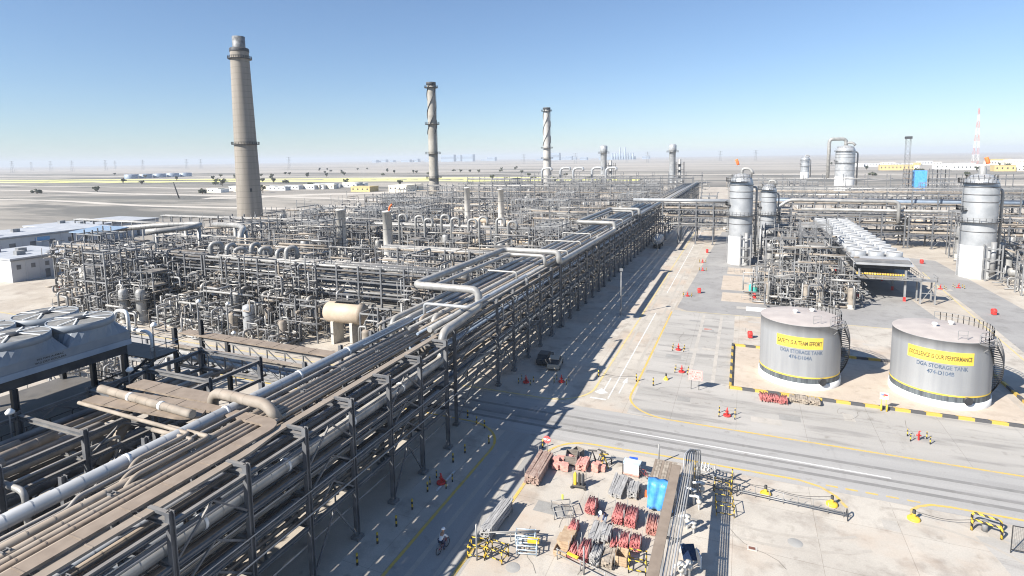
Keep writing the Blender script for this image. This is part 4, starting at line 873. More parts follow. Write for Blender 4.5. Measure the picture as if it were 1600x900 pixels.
# ------------------------------------------------------------------ right-hand air cooler
def air_cooler():
    t = thing("air_cooler", "long raised air cooler bank with three rows of round fans", "air cooler", (26.6, 132, 0))
    L_ = 82
    MB().box(-5, 5, .6, L_, 7.6, 8.0).build("deck", STEEL, t)
    b = MB(); b.add([(-5.1, -.4, 7.3), (5.3, -.4, 7.3), (5.3, 4.2, 8.3), (-5.1, 4.2, 8.3), (-5.1, -.4, 7.2), (5.3, -.4, 7.2), (5.3, 4.2, 8.2), (-5.1, 4.2, 8.2)], [(0, 1, 2, 3), (7, 6, 5, 4), (0, 4, 5, 1), (1, 5, 6, 2), (2, 6, 7, 3), (3, 7, 4, 0)]); b.build("front_canopy", ALUB, t)
    me = MB().lathe([(1.5, 8.0), (1.45, 8.25), (1.5, 9.1), (1.42, 9.1), (1.36, 8.3)], seg=20).mesh("fan_ring", ALUB); mg = MB().lathe([(1.4, 8.9), (0, 8.95)], seg=18).mesh("fan_guard", MESH)
    for j in range(15):
        for i in range(3):
            f = put(me, "fan_ring", t, (-3.3 + 3.3 * i, 6.4 + 5.2 * j, 0)); put(mg, "fan_guard", f)
    MB().box(-4.9, 4.9, 1, L_ - .5, 6.3, 7.59).build("tube_bundle", STEELD, t)
    b = MB(); b.box(-5.2, 6.6, -1.4, L_, 4.55, 4.65); b.build("walkway", STEELL, t)
    handrail([(-5.2, -1.4, 4.65), (6.6, -1.4, 4.65), (6.6, L_, 4.65)], th=.07).build("railing", STEELL, t)
    for k in range(9):
        y = .2 + k * 10
        for x in (-4, 4.1):
            MB().beam((x, y, .9), (x, y, 6.3), .35, .35).build("leg", STEELL, t)
            MB().beam((x, y, 0), (x, y, .9), .42, .42).build("leg_foot", REDP, t)
        MB().beam((-3.8, y, 4.3), (3.9, y, 4.3), .3, .4).build("cross_beam", STEELL, t)
    b = MB()
    for k in range(20): b.cbox((-4.2 + k * .45, .9, 5.2), .3, .3, .35)
    b.build("motor_row", YEL, t)
    b = MB()
    for x in (6.4, 8.8):
        for y in (-1.2, 1.4): b.beam((x, y, 0), (x, y, 4.6), .25, .25)
    b.box(6.3, 9, -1.4, 1.6, 4.5, 4.6); b.beam((6.4, -1.2, .2), (8.8, -1.2, 4.3), .12, .12); b.beam((8.8, -1.2, 2.2), (6.4, -1.2, 2.2), .15, .15); b.build("stair_tower", STEELL, t)
    handrail([(6.6, -1.4, 4.6), (9, -1.4, 4.6), (9, 1.6, 4.6)], th=.07).build("railing", STEELL, t)
air_cooler()
# ------------------------------------------------------------------ process equipment: one of each kind, then copies
EQG = {}
def p_exchanger(big):
    t = thing("heat_exchanger", None, "heat exchanger"); r_ = .62 if big else .42; L_ = 5.4
    for k in range(2 if big else 1):
        z = 1.5 + k * 1.7
        MB().lathe([(0, -L_ / 2), (r_ * .7, -L_ / 2 + .1), (r_, -L_ / 2 + .35), (r_, L_ / 2)], 0, z, 14, 'x').build("shell", ALU, t)
        h = MB().lathe([(r_ * 1.25, L_ / 2), (r_ * 1.25, L_ / 2 + .2), (r_, L_ / 2 + .2), (r_, L_ / 2 + .9), (r_ * 1.2, L_ / 2 + .9), (r_ * 1.2, L_ / 2 + 1.1), (0, L_ / 2 + 1.12)], 0, z, 14, 'x'); h.build("channel_head", PIPEG, t)
    for x in (-1.6, 1.6): MB().box(x - .2, x + .2, -.6, .6, 0, 1.0).build("saddle", CONC, t)
    b = MB(); zt = 1.5 + (1.7 if big else 0)
    for x in (-2.0, L_ / 2 + .5): MB().tube([(x, 0, zt + r_ * .8), (x, 0, zt + 2), (x, 1.6, zt + 2), (x, 1.6, zt + 4)], .16, 7, bend=.5).build("nozzle_pipe", ALU, t)
    return t
def p_vessel(h, r_, plat=True, m=None):
    t = thing("pressure_vessel", None, "vessel"); m = m or ALU
    MB().lathe([(r_ * 1.02, 0), (r_ * 1.02, h * .2)], seg=16).build("skirt", CONC, t)
    MB().lathe([(r_, h * .2), (r_, h * .9), (r_ * .85, h * .96), (r_ * .5, h * .99), (0, h)], seg=16).build("shell", m, t)
    if plat:
        p = MB().lathe([(r_, h * .68), (r_ + .9, h * .68), (r_ + .9, h * .68 + .1), (r_, h * .68 + .1)], seg=12, smooth=False).build("platform", STEELD, t); ring_rail(r_ + .85, h * .68 + .1, n=10, th=.06).build("railing", STEELL, p)
        ladder(r_ + .3, 0, 0, h * .7, R(90), .5, .06).build("ladder", STEEL, t)
    MB().tube([(0, 0, h * .97), (0, 0, h * 1.1), (r_ + .5, .2, h * 1.1), (r_ + .5, .2, .4)], .15, 7, bend=.5).build("outlet_pipe", ALU, t); return t
def p_pump():
    t = thing("process_pump", None, "pump")
    MB().box(-1.5, 1.5, -.6, .6, 0, .35).build("plinth", CONC, t)
    MB().lathe([(0, .2), (.45, .25), (.5, .5), (.45, 1.1), (0, 1.2)], 0, .85, 12, 'x').build("motor", mat("motor_green_grey", (.22, .25, .22), (.3, .33, .3), .5, .1, 1), t)
    b = MB().lathe([(.18, -.6), (.55, -.5), (.55, -.2), (.2, -.1), (.15, .2)], 0, .85, 12, 'x'); b.build("pump_casing", PIPEG, t)
    MB().tube([(-.4, 0, 1.2), (-.4, 0, 2.6), (-.4, 1.4, 2.6), (-.4, 1.4, 4.2)], .14, 7, bend=.4).build("discharge_pipe", ALU, t)
    MB().tube([(-.6, 0, .85), (-1.6, 0, .85), (-1.6, 0, 2.2), (-1.6, 1.5, 2.2)], .18, 7, bend=.4).build("suction_pipe", PIPEG, t); return t
def p_frame(nx, ny, levels, w_=3.2, seed=0, rail=True):
    t = thing("steel_tower", None, "steel tower"); q = random.Random(seed)
    X = [(i - nx / 2) * w_ for i in range(nx + 1)]; Y = [(j - ny / 2) * w_ for j in range(ny + 1)]; top = levels[-1]
    for x in X:
        for y in Y: MB().beam((x, y, 0), (x, y, top + q.choice((0, 0, 1.2))), .22, .22).build("column", STEEL if q.random() < .6 else STEELL, t)
    for k, z in enumerate(levels):
        b = MB()
        for x in X: b.beam((x, Y[0], z), (x, Y[-1], z), .18, .24)
        for y in Y: b.beam((X[0], y, z - .01), (X[-1], y, z - .01), .18, .24)
        lv = b.build("beam_grid", STEELL if k % 2 else STEEL, t)
        if q.random() < .75:
            a0, a1 = sorted(q.sample(range(nx + 1), 2)) if nx > 1 else (0, 1)
            MB().box(X[a0], X[a1], Y[0], Y[-1], z + .13, z + .18).build("grating", mat("steel_grating", (.15, .15, .15), (.2, .2, .19), .8, .1, 2, dust=.3), lv)
            if rail: handrail([(X[a0], Y[0], z + .18), (X[a1], Y[0], z + .18), (X[a1], Y[-1], z + .18)], th=.06, step=1.2).build("railing", STEELL, lv)
    for k, z in enumerate([0] + levels[:-1]): b = MB(); b.beam((X[0], Y[0] - .12, z + .1), (X[1], Y[0] - .12, levels[k] - .1), .1, .1); b.build("brace", STEEL, t); b = MB(); b.beam((X[-1] + .12, Y[0], levels[k] - .1), (X[-1] + .12, Y[1], z + .1), .1, .1); b.build("brace", STEEL, t)
    ladder(X[0] - .25, 0, 0, top, R(90), .5, .06).build("ladder", STEELL, t); return t
def p_drum(r_, L_, m, z=None, legs=True):
    t = thing("horizontal_drum", None, "drum"); z = z or r_ + 1.2
    MB().lathe([(0, -L_ / 2 - r_ * .5), (r_ * .5, -L_ / 2 - r_ * .44), (r_ * .86, -L_ / 2 - r_ * .25), (r_, -L_ / 2), (r_, L_ / 2), (r_ * .86, L_ / 2 + r_ * .25), (r_ * .5, L_ / 2 + r_ * .44), (0, L_ / 2 + r_ * .5)], 0, z, 20, 'x').build("shell", m, t)
    for x in (-L_ * .3, L_ * .3): MB().box(x - .25, x + .25, -r_ * .8, r_ * .8, 0, z - r_ * .75).build("saddle", CONC, t)
    b = MB().box(-L_ * .35, L_ * .4, -r_ * .6, r_ * .6, z + r_ + .35, z + r_ + .42); b.build("top_platform", STEELD, t)
    handrail([(-L_ * .35, -r_ * .6, z + r_ + .42), (L_ * .4, -r_ * .6, z + r_ + .42), (L_ * .4, r_ * .6, z + r_ + .42)], th=.06).build("railing", STEEL, t)
    MB().tube([(L_ * .1, 0, z + r_ * .9), (L_ * .1, 0, z + r_ + 1.2)], .25, 8).build("vent_stub", ALU, t); b = MB(); b.tube([(-L_ * .25, 0, z + r_ * .9), (-L_ * .25, 0, z + r_ + 1.6), (-L_ * .25, 1.9, z + r_ + 1.6)], .2, 8, bend=.5); b.build("nozzle_pipe", ALU, t); return t
def p_manifold(seed):
    t = thing("valve_manifold", None, "valve manifold"); q = random.Random(seed)
    for y in (-.8, .9): MB().tube([(-2.4, y, 1.0), (2.4, y, 1.0)], .14, 7).build("header_pipe", q.choice((ALU, TAN)), t)
    for k in range(5):
        x = -2 + k; h = q.uniform(1.8, 3.4); b = MB().tube([(x, -.8, 1.0), (x, -.8, h), (x, .9, h), (x, .9, 1.0)], .09, 6, bend=.3); v = b.build("branch_pipe", q.choice((ALU, PIPEG, STEELL)), t)
        b = MB().cbox((x, .1, h), .3, .4, .3); b.tube([(x, .1, h), (x, .1, h + .6)], .04, 5); b.lathe([(0, h + .58), (.26, h + .6), (.26, h + .66), (0, h + .68)], x, .1, 10); b.build("valve", PIPEG, v)
    for x in (-2.2, 0, 2.2): MB().box(x - .1, x + .1, -1, 1.1, 0, .85).build("support", STEEL, t)
    return t
rq = random.Random(11)
KINDS = {
    "ex2": (p_exchanger(True), "stacked exchanger pair", 3), "ex1": (p_exchanger(False), "single heat exchanger", 3),
    "v1": (p_vessel(6.5, .85), "short platformed vessel", 2), "v2": (p_vessel(9.5, 1.15), "tall platformed vessel", 2.4), "v3": (p_vessel(4.2, .7, False, TAN), "squat tan vessel", 1.6),
    "pump": (p_pump(), "motor driven pump", 2), "man": (p_manifold(1), "low valve manifold", 2.8), "man2": (p_manifold(5), "uneven valve manifold", 2.8),
    "f1": (p_frame(2, 1, [3.4, 6.6, 9.2], 3.2, 2), "three storey steel tower", 3.6), "f2": (p_frame(1, 1, [3.2, 6.2], 3.4, 4), "two storey steel tower", 2.6), "f3": (p_frame(3, 2, [3.8, 7.4, 10.8, 13], 3.1, 9), "four storey steel tower", 5.2),
    "dr": (p_drum(1.0, 5.0, ALU), "grey horizontal drum", 3.4), "dr2": (p_drum(1.25, 6.5, BEIGE), "beige horizontal drum", 4)}
used = set()
def place(k, x, y, rz, tail, row, label=None):
    src, head, rad = KINDS[k]
    if k not in used: o = src; o.location = (x, y, 0); o.rotation_euler.z = rz; used.add(k)
    else: o = dup(src, (x, y, 0), rz)
    o['group'] = {"ex2": "heat exchangers of the plant", "ex1": "heat exchangers of the plant", "pump": "pumps of the plant"}.get(k, ("steel frames" if k[0] == "f" else "drums" if k[:2] == "dr" else "manifolds" if k[:2] == "ma" else "vessels") + " of the plant")
    if label: o['label'] = label
    else: later(o, (k, row), view((x, y, 3))[0], head, "from the left", tail)
    return o
def tangle(x, y, z0, wd, n, q, big=1.0, seg=5):
    """a knot of orthogonal pipe runs joined to the mass of small pipework"""
    for _ in range(n):
        p = [x + q.uniform(-wd, wd), y + q.uniform(-wd, wd), z0 + q.uniform(.3, 2.5)]; path = [tuple(p)]; ax = q.randrange(3)
        for k in range(q.choice((2, 3, 3, 4, 5))):
            ax = (ax + q.choice((1, 2))) % 3; st = q.uniform(1.0, 4.5) * q.choice((-1, 1)) * (1 if ax < 2 else .8)
            p[ax] += st
            if ax == 2: p[2] = min(max(p[2], z0 + .3), z0 + 9)
            else: p[ax] = min(max(p[ax], (x, y)[ax] - wd * 1.5), (x, y)[ax] + wd * 1.5)
            if math.dist(path[-1], p) > .4: path.append(tuple(p))
        if len(path) > 1:
            r_ = q.choice((.05, .06, .08, .1, .14, .2)) * big; PW[q.choice((ALU, PIPEG, STEELL, STEELL, TAN, ALU, STEEL))].tube(path, r_, seg, bend=r_ * 2.4, bs=2)
placed = []
def clear(x, y): u = view((x, y, 4))[0]; return any(abs(u - s_) < 24 and a_ < y < b_ for s_, a_, b_ in ((536, 84, 133), (608, 84, 133), (731, 150, 229), (783, 150, 229)))
def fill(x0, x1, y0, y1, n, kinds, tail, row, tn=8, big=1.0, tw=3.0, seg=5, vis=True):
    c = 0; tries = 0
    while c < n and tries < n * 40:
        tries += 1; k = rq.choice(kinds); rad = KINDS[k][2]; x, y = rq.uniform(x0 + rad * .6, x1 - rad * .6), rq.uniform(y0 + min(rad, (y1 - y0) * .45), y1 - min(rad, (y1 - y0) * .45)); u, v_, z = view((x, y, 4))
        if not (-30 < u < 1630 and v_ < 960): continue
        if any(abs(u - s_) < 26 and y0_ < y < y1_ and KINDS[k][0].name[:5] in ("steel", "press") for s_, y0_, y1_ in ((536, 80, 134), (608, 80, 134), (731, 150, 230), (783, 150, 230))): continue
        if any((px - x) ** 2 + (py - y) ** 2 < ((pr + rad) * .72) ** 2 for px, py, pr in placed): continue
        placed.append((x, y, rad)); place(k, x, y, R(rq.choice((0, 90, 180, 270))), tail, row); c += 1
    for _ in range(int(n * tn / 6)):
        x, y = rq.uniform(x0, x1), rq.uniform(y0, y1); u, v_, z = view((x, y, 4))
        if -30 < u < 1630 and not clear(x, y) and not (-68 < x < -53 and 62 < y < 76): tangle(x, y, 0, tw, 6, rq, big, seg)
# unique, easily recognised pieces first
def fixed(k, x, y, rz, label): placed.append((x, y, KINDS[k][2])); return place(k, x, y, rz, None, None, label)
KINDS["big"] = (p_drum(1.75, 6.0, BEIGE, 5.1), "", 5); placed += [(-63, 68, 4), (-57, 68, 4), (-58, 64.5, 3)]; fixed("big", -60, 72.3, R(4), "big beige horizontal drum high on saddles, beside the far pipe rack")
fixed("pump", -95, 72.2, R(100), "green grey pump standing by the road left of the low risers")
fixed("pump", -90, 72.8, R(100), "green grey pump standing by the road, right neighbour of the first")
KINDS["cc"] = (p_vessel(9.0, 1.5, True, CONC), "", 2.6); fixed("cc", -129, 73.6, 0, "concrete coloured round vessel at the left end of the front rack")
KINDS["gv"] = (p_vessel(5.6, 1.0, False, ALUB), "", 2); fixed("gv", -78.5, 69.5, 0, "plain silver upright vessel near the road before the front rack")
KINDS["gv2"] = (p_vessel(8.2, 1.7, False, CONC), "", 2.6); fixed("gv2", -60, 84.8, 0, "fat upright grey vessel behind the beige drum")
for i, (x, y) in enumerate(((-147, 88), (-138, 87.5), (-122.5, 71), (-115, 71.5), (-107, 72))):
    fixed("f3" if i in (0, 3) else "f1", x, y, R(90 * (i % 2)), ["four storey tower frame at the left end behind the front rack", "three storey steel tower second from the left behind the front rack", "three storey steel tower behind the concrete coloured vessel", "four storey tower frame above the road, fourth from the left end", "three storey steel tower left of the low risers"][i]); tangle(x, y, 1, 2.6, 26, rq); tangle(x, y, 5, 2.6, 16, rq)
fill(-126, -82, 65.5, 75.5, 16, ["man", "man2", "v3", "pump", "f2", "v1", "ex1"], "before the front left rack", "A", 30, tw=2.5)
fill(-82, -42, 66, 75.5, 14, ["man", "man2", "v3", "pump", "f2", "ex1", "v1"], "between the road and the front left rack", "A2", 30, tw=2.5)
fill(-150, -40, 84, 103, 52, ["f1", "f2", "v1", "v2", "ex2", "dr", "man", "f1", "ex1"], "between first and second left racks", "B", 22)
fill(-165, -40, 111, 141, 62, ["f1", "f3", "f2", "v2", "ex2", "dr2", "ex1", "v1", "f1"], "between second and third left racks", "C", 22)
fill(-172, -42, 149, 185, 44, ["f1", "f3", "v2", "ex2", "dr", "f1", "dr2"], "behind the third left rack", "D", 14, 1.3, 4)
fill(-185, -42, 193, 235, 34, ["f3", "f1", "v2", "ex2", "dr2", "f3"], "before the fifth left rack", "E", 14, 1.5, 5)
fill(-190, -42, 245, 298, 28, ["f3", "f1", "v2", "dr2", "f3"], "before the sixth left rack", "F", 8, 1.9, 6, 4)
fill(-190, -42, 310, 370, 22, ["f3", "f1", "v2", "f3"], "before the seventh left rack", "G", 10, 2.2, 8, 4)
fill(-185, -42, 384, 452, 18, ["f3", "v2", "f3"], "before the eighth left rack", "H", 10, 2.8, 10, 4)
fill(-170, -10, 470, 540, 12, ["f3", "v2", "f3"], "behind the eighth left rack", "I", 10, 3.2, 10, 4)
fill(3.5, 21, 119, 136, 14, ["man", "f2", "ex1", "v3", "pump", "man2"], "at the front of the right unit", "R1", 24, tw=2.5)
fill(4.5, 21, 136, 204, 26, ["f1", "f3", "ex2", "v1", "ex1", "f1", "man"], "between the tall columns and the air cooler", "R2", 24, tw=2.8)
fill(54, 100, 120, 204, 22, ["f1", "ex2", "v2", "dr", "f3", "man", "v1"], "beyond the right road", "R3", 9)
fill(-20, 110, 232, 298, 26, ["f3", "f1", "v2", "dr2", "f3"], "behind the tall rear right rack", "R4", 9, 1.8, 6, 4)
fill(0, 150, 312, 415, 22, ["f3", "v2", "f1"], "before the farthest right rack", "R5", 9, 2.4, 9, 4)
fill(-92, -62, 40, 52, 7, ["man", "ex1", "pump", "f2"], "behind the big fans beside the road", "N", 8, tw=2.5)
for i in range(64):                                    # pipe knots climbing the front face of the front left rack
    x = -145 + i * 1.62
    if -69 < x < -52: continue
    tangle(x, 75.4, rq.choice((.5, 2.5, 5, 7, 9)), 1.4, 7, rq)
    h = rq.uniform(5, 13.5); PW[rq.choice((ALU, STEELL, PIPEG))].tube([(x + .7, 75.9, .3), (x + .7, 75.9, h), (x + .7, 79, h)], rq.choice((.08, .12, .18)), 6, bend=.4)
# open racks of thin uprights and pipe rows inside the units (part of the mass of small pipework)
for (x0, x1, y0, y1, zt, n) in ((-148, -42, 84, 103, 14.5, 190), (-165, -42, 111, 141, 14.5, 210), (-172, -42, 149, 185, 15, 170), (-185, -42, 193, 235, 15, 130), (-140, -60, 77, 83, 15.5, 60), (5, 21, 120, 204, 12, 90), (54, 100, 120, 204, 11, 40), (-126, -42, 66, 75, 7, 60)):
    for _ in range(n):
        x, y = rq.uniform(x0, x1), rq.uniform(y0, y1)
        if clear(x, y) or clear(x + 6, y): continue
        h = zt * rq.uniform(.4, 1.0); L_ = rq.uniform(3, 14); th = .1 if y < 145 else .16; q = rq.random()
        if q < .55: PW[STEELL].beam((x, y, 0), (x, y, h), th, th)
        if q < .4: PW[rq.choice((ALU, PIPEG, TAN))].tube([(x, y, h * .9), (min(x + L_, x1), y, h * .9)], rq.choice((.1, .16, .24)), 5)
        elif q < .8: PW[rq.choice((ALU, PIPEG, TAN))].tube([(x, y, h * .8), (x, min(y + L_, y1), h * .8), (x, min(y + L_, y1), .5)], rq.choice((.1, .16, .24)), 5, bend=.5, bs=2)
# ------------------------------------------------------------------ buildings at the left edge
def building(x0, x1, y0, y1, h, label, m=None, doors=2, bays=5, roofm=None, cat="building"):
    t = thing("flat_roofed_building", label, cat, (x0, y0, 0)); W_, D_ = x1 - x0, y1 - y0; m = m or OFFW
    MB().box(0, W_, 0, D_, 0, h).build("wall", m, t)
    MB().box(-.25, W_ + .25, -.25, D_ + .25, h + .003, h + .4).build("roof", roofm or mat("pale_roof", (.34, .36, .39), (.42, .43, .45), .8, 0, .3), t)
    for k in range(1, bays): MB().box(W_ + .002, W_ + .12, D_ * k / bays - .12, D_ * k / bays + .12, 0, h * .98).build("wall_rib", m, t)
    for k in range(doors):
        y = D_ * (k + .5) / max(1, doors); MB().box(W_ + .004, W_ + .09, y - .55, y + .55, .05, 2.3).build("door", STEEL, t)
    for k in range(3): MB().box(W_ * (.2 + .25 * k), W_ * (.2 + .25 * k) + 1.6, D_ * (.25 + .2 * (k % 2)), D_ * (.25 + .2 * (k % 2)) + 2, h + .403, h + 1.5).build("roof_unit", STEELL, t)
    MB().box(W_ + .13, W_ + .3, -.2, D_ + .2, h - .3, h - .1).build("gutter", STEELL, t)
    for k in range(bays - 1): MB().box(W_ + .003, W_ + .06, D_ * (k + .35) / bays, D_ * (k + .65) / bays, h * .55, h * .75).build("louvre", STEEL, t)
    return t
building(-196, -173, 81, 97, 5.8, "low white building in front at the left edge", doors=1)
building(-235, -211, 86, 130, 7.6, "long white building behind the low one at the left edge", doors=3, bays=8)
building(-262, -236, 128, 165, 6, "pale roofed building farther back beyond the long white one", doors=2)
o = MB().box(-210.95, -210.8, 106, 110, 5.6, 6.8).build("wall_sign", mat("blue_sign", (.12, .3, .55), (.16, .36, .6), .6), None); tag(o, "small blue sign on the long white building's shaded wall", "sign")
t = thing("sun_canopy", "pale sun canopy between the two white buildings", "canopy", (-203, 99, 0))
b = MB(); b.add([(-2.5, -2.5, 3.4), (2.5, -2.5, 3.4), (2.5, 2.5, 3.4), (-2.5, 2.5, 3.4), (0, 0, 4.6)], [(0, 1, 4), (1, 2, 4), (2, 3, 4), (3, 0, 4), (3, 2, 1, 0)]); b.build("fabric_top", mat("canopy_cloth", (.6, .56, .48), (.66, .62, .54), .8), t)
for sx in (-2.3, 2.3):
    for sy in (-2.3, 2.3): MB().beam((sx, sy, 0), (sx, sy, 3.4), .12, .12).build("post", WHITE, t)
t = thing("clad_wall", "dark brown clad wall frame at the left end of the process unit", "wall", (-153, 83, 0))
MB().box(0, .15, 0, 5.6, .8, 9.2).build("panel", mat("dull_brown_cladding", (.13, .12, .10), (.18, .165, .14), .7), t)
for y in (0, 2.8, 5.6): MB().beam((.25, y, 0), (.25, y, 9.6), .25, .25).build("post", STEELL, t)
for z in (3, 6, 9): MB().beam((.3, 0, z), (.3, 5.6, z), .2, .2).build("rail", STEELL, t)
t = thing("roofed_shelter", "blue roofed open shelter above the left end of the racks", "shelter", (-158, 94, 0))
b = MB(); b.add([(-6, -4, 12.4), (6, -4, 12.4), (6, 4, 13.2), (-6, 4, 13.2), (-6, -4, 12.2), (6, -4, 12.2), (6, 4, 13.0), (-6, 4, 13.0)], [(0, 1, 2, 3), (7, 6, 5, 4), (0, 4, 5, 1), (1, 5, 6, 2), (2, 6, 7, 3), (3, 7, 4, 0)]); b.build("roof", mat("blue_shelter_roof", (.20, .28, .38), (.26, .34, .44), .5), t)
for x in (-5.5, 0, 5.5):
    for y in (-3.5, 3.5): MB().beam((x, y, 0), (x, y, 12.3), .3, .3).build("column", STEELD, t)
MB().box(-5, 5, -3, 3, 6, 6.2).build("deck", STEELD, t); MB().box(-4, 4, -2, 2, 6.2, 9.5).build("equipment_housing", STEELD, t)
# row of trestles behind the white buildings and portal rows far left
for i in range(2):
    t = thing("pipe_trestle", ["grey trestle of pipes behind the long white building", "long grey trestle of pipes left of the chimney foot"][i], "pipe trestle", ((-236, 132, 0), (-215, 152, 0))[i])
    for k in range(14 if i else 9):
        x = k * 5.5; b = MB(); b.beam((x, 0, 0), (x, 0, 9), .3, .3); b.beam((x, 3.5, 0), (x, 3.5, 9), .3, .3); b.beam((x, 0, 8.6), (x, 3.5, 8.6), .3, .3); b.build("trestle_bent", STEELL, t)
    for y in (.8, 1.8, 2.8): MB().tube([(-2, y, 9), ((75 if i else 48), y, 9)], .3, 6).build("pipe_run", ALU, t)
# ------------------------------------------------------------------ street level pieces
SB = stripes("yellow_black_post", (.03, .03, .03), (.74, .50, .05), 'z', .5)
SBA = stripes("yellow_black_tube", (.03, .03, .03), (.74, .50, .05), 'all', .62)
hyd_n = [0]
def hydrant(x, y, label, big=True):
    t = thing("fire_hydrant", label, "fire hydrant", (x, y, 0), 0, "red fire hydrants"); t.scale = (.55, .55, .7)
    if big: MB().lathe([(0, .05), (.75, .05), (.8, .16), (.75, .28), (.5, .3), (.45, .22), (0, .22)], seg=20).build("valve_ring", REDP, t)
    MB().lathe([(.16, 0), (.16, .95), (.22, .97), (.22, 1.05), (.14, 1.1), (.12, 1.35), (0, 1.42)], seg=12).build("barrel", REDP, t)
    MB().tube([(-.4, 0, .75), (.4, 0, .75)], .11, 8).build("outlet", REDP, t); MB().tube([(0, 0, 1.4), (.1, -.5, 1.62)], .07, 8).build("nozzle", REDP, t)
    for sx, sy in ((-1, -.7), (1, -.7), (-1, .7), (1, .7)):
        o = post_(x + sx * .85, y + sy * .85, .8, .055); later(o, "hydpost", view((x + sx, y + sy, 0))[0], "striped guard post", "from the left", "around the red hydrants")
def post_(x, y, h, r_=.07):
    o = MB().tube([(0, 0, 0), (0, 0, h)], r_, 8).build("guard_post", SB); o.location = (x, y, 0); return tag(o, None, "bollard", "yellow and black guard posts")
for x, y, lb in ((-1.0, 66.2, "red hydrant on its red ring in front of the bund's left corner"), (-7.2, 78.0, "red hydrant on its red ring just left of the red lettered sign"), (17.7, 67.4, "red hydrant without ring, beside the road in front of the right tank"), (-21.8, 68.9, "shaded red hydrant at the foot of the far rack, right of two"), (-26.2, 67.1, "shaded red hydrant at the foot of the far rack, left of two"), (-8.6, 87.1, "red hydrant midway up the slab between lane and left tank"), (-25.2, 42.5, "dark red hydrant in the shade of the near rack"), (-10.4, 122.3, "red hydrant at the near corner of the grey apron"), (-9.2, 151.3, "red hydrant on the lane edge of the grey apron, middle one"), (-10.0, 163.2, "red hydrant on the lane edge of the grey apron, farthest one"), (44.5, 149.1, "red hydrant on the right road, right of two"), (40.5, 146.5, "red hydrant on the right road, left of two")): hydrant(x, y, lb, x not in (17.7,))
def hose_box(x, y, label):
    t = thing("hose_cabinet", label, "hose cabinet", (x, y, 0), .3, "red fire hose cabinets"); t.scale = (.85, .85, .85)
    MB().lathe([(0, -.35), (.5, -.35), (.55, -.3), (.55, .3), (.5, .35), (0, .35)], 0, .85, 16, 'x').build("drum_cover", REDP, t); MB().box(-.3, .3, -.45, .45, .12, .6).build("cabinet", REDP, t)
    for sx in (-.25, .25): MB().box(sx - .05, sx + .05, -.4, .4, 0, .119).build("foot", BLACK, t)
for x, y, lb in ((1.7, 97.1, "red hose reel cabinet left of the left storage tank"), (-8.3, 126, "red hose reel cabinet on the near part of the grey apron"), (-9.8, 180.1, "red hose reel cabinet at the far end of the grey apron"), (43.2, 126.2, "red hose reel cabinet on the right road behind the right tank"), (45, 179.2, "red hose reel cabinet beside the far end of the air cooler"), (2.7, 124.5, "red hose reel cabinet at the corner of the right unit"), (-152, 80, "red hose reel cabinet under the brown clad wall at left")): hose_box(x, y, lb)
for i, (x, y) in enumerate(((-28.9, 55.2), (-27.2, 54.1), (-26.0, 53.6), (-24.1, 50.7), (-25.6, 48.1), (-25.9, 46.1), (-25.7, 40.9), (-25.6, 38.2), (-25.6, 35.8), (-25.8, 33.5), (-25.8, 31), (-18.5, 51.9))):
    o = post_(x, y, .95, .08); later(o, "lanepost", -y, "striped guard post", "from the road", "along the shaded lane beside the near rack")
for i, (x, y) in enumerate(((-12.5, 72.6), (-17.6, 72.4), (-10.2, 72.0))):
    o = post_(x, y, 1.1, .08); later(o, "lanep2", x, "striped guard post", "from the left", "at the mouth of the far lane")
def conc_bollard(x, y, label, rad=.45):
    t = thing("cone_bollard", label, "bollard", (x, y, 0), 0, "yellow bollards on round bases")
    MB().lathe([(rad, 0), (rad, .14), (rad * .8, .24), (0, .3)], seg=20).build("base", YEL, t); MB().lathe([(.13, .2), (.12, .85), (0, .88)], seg=12).build("post", stripes("yellow_black_short", (.03, .03, .03), (.74, .5, .05), 'z', .72, .25), t)
for x, y, lb in ((2.6, 51.4, "striped bollard on a yellow round base, left one along the yard edge"), (7.8, 51.8, "striped bollard on a yellow round base where the yellow line bends"), (13.7, 52.0, "striped bollard on a yellow round base at the yard entrance's right side"), (-8.9, 74.6, "small striped bollard on a yellow base left of the red lettered sign")): conc_bollard(x, y, lb, .46 if y < 60 else .32)
for i, (a_, b_) in enumerate((((-.3, 52.6), (2.6, 51.4)), ((2.6, 51.4), (7.8, 51.8)), ((13.7, 52.0), (18.2, 52.6)), ((-17.6, 72.4), (-12.5, 72.6)))):
    mid = ((a_[0] + b_[0]) / 2, (a_[1] + b_[1]) / 2 - .1, .35); o = MB().tube([(*a_, .75), mid, (*b_, .75)], .022, 5, bend=3, bs=8).build("barrier_chain", STEELD)
    tag(o, ["slack chain ending at the left yard bollard", "slack chain between the two left yard bollards", "slack chain from the entrance bollard to the striped arch guard", "slack chain across the mouth of the far lane"][i], "chain", "slack barrier chains")
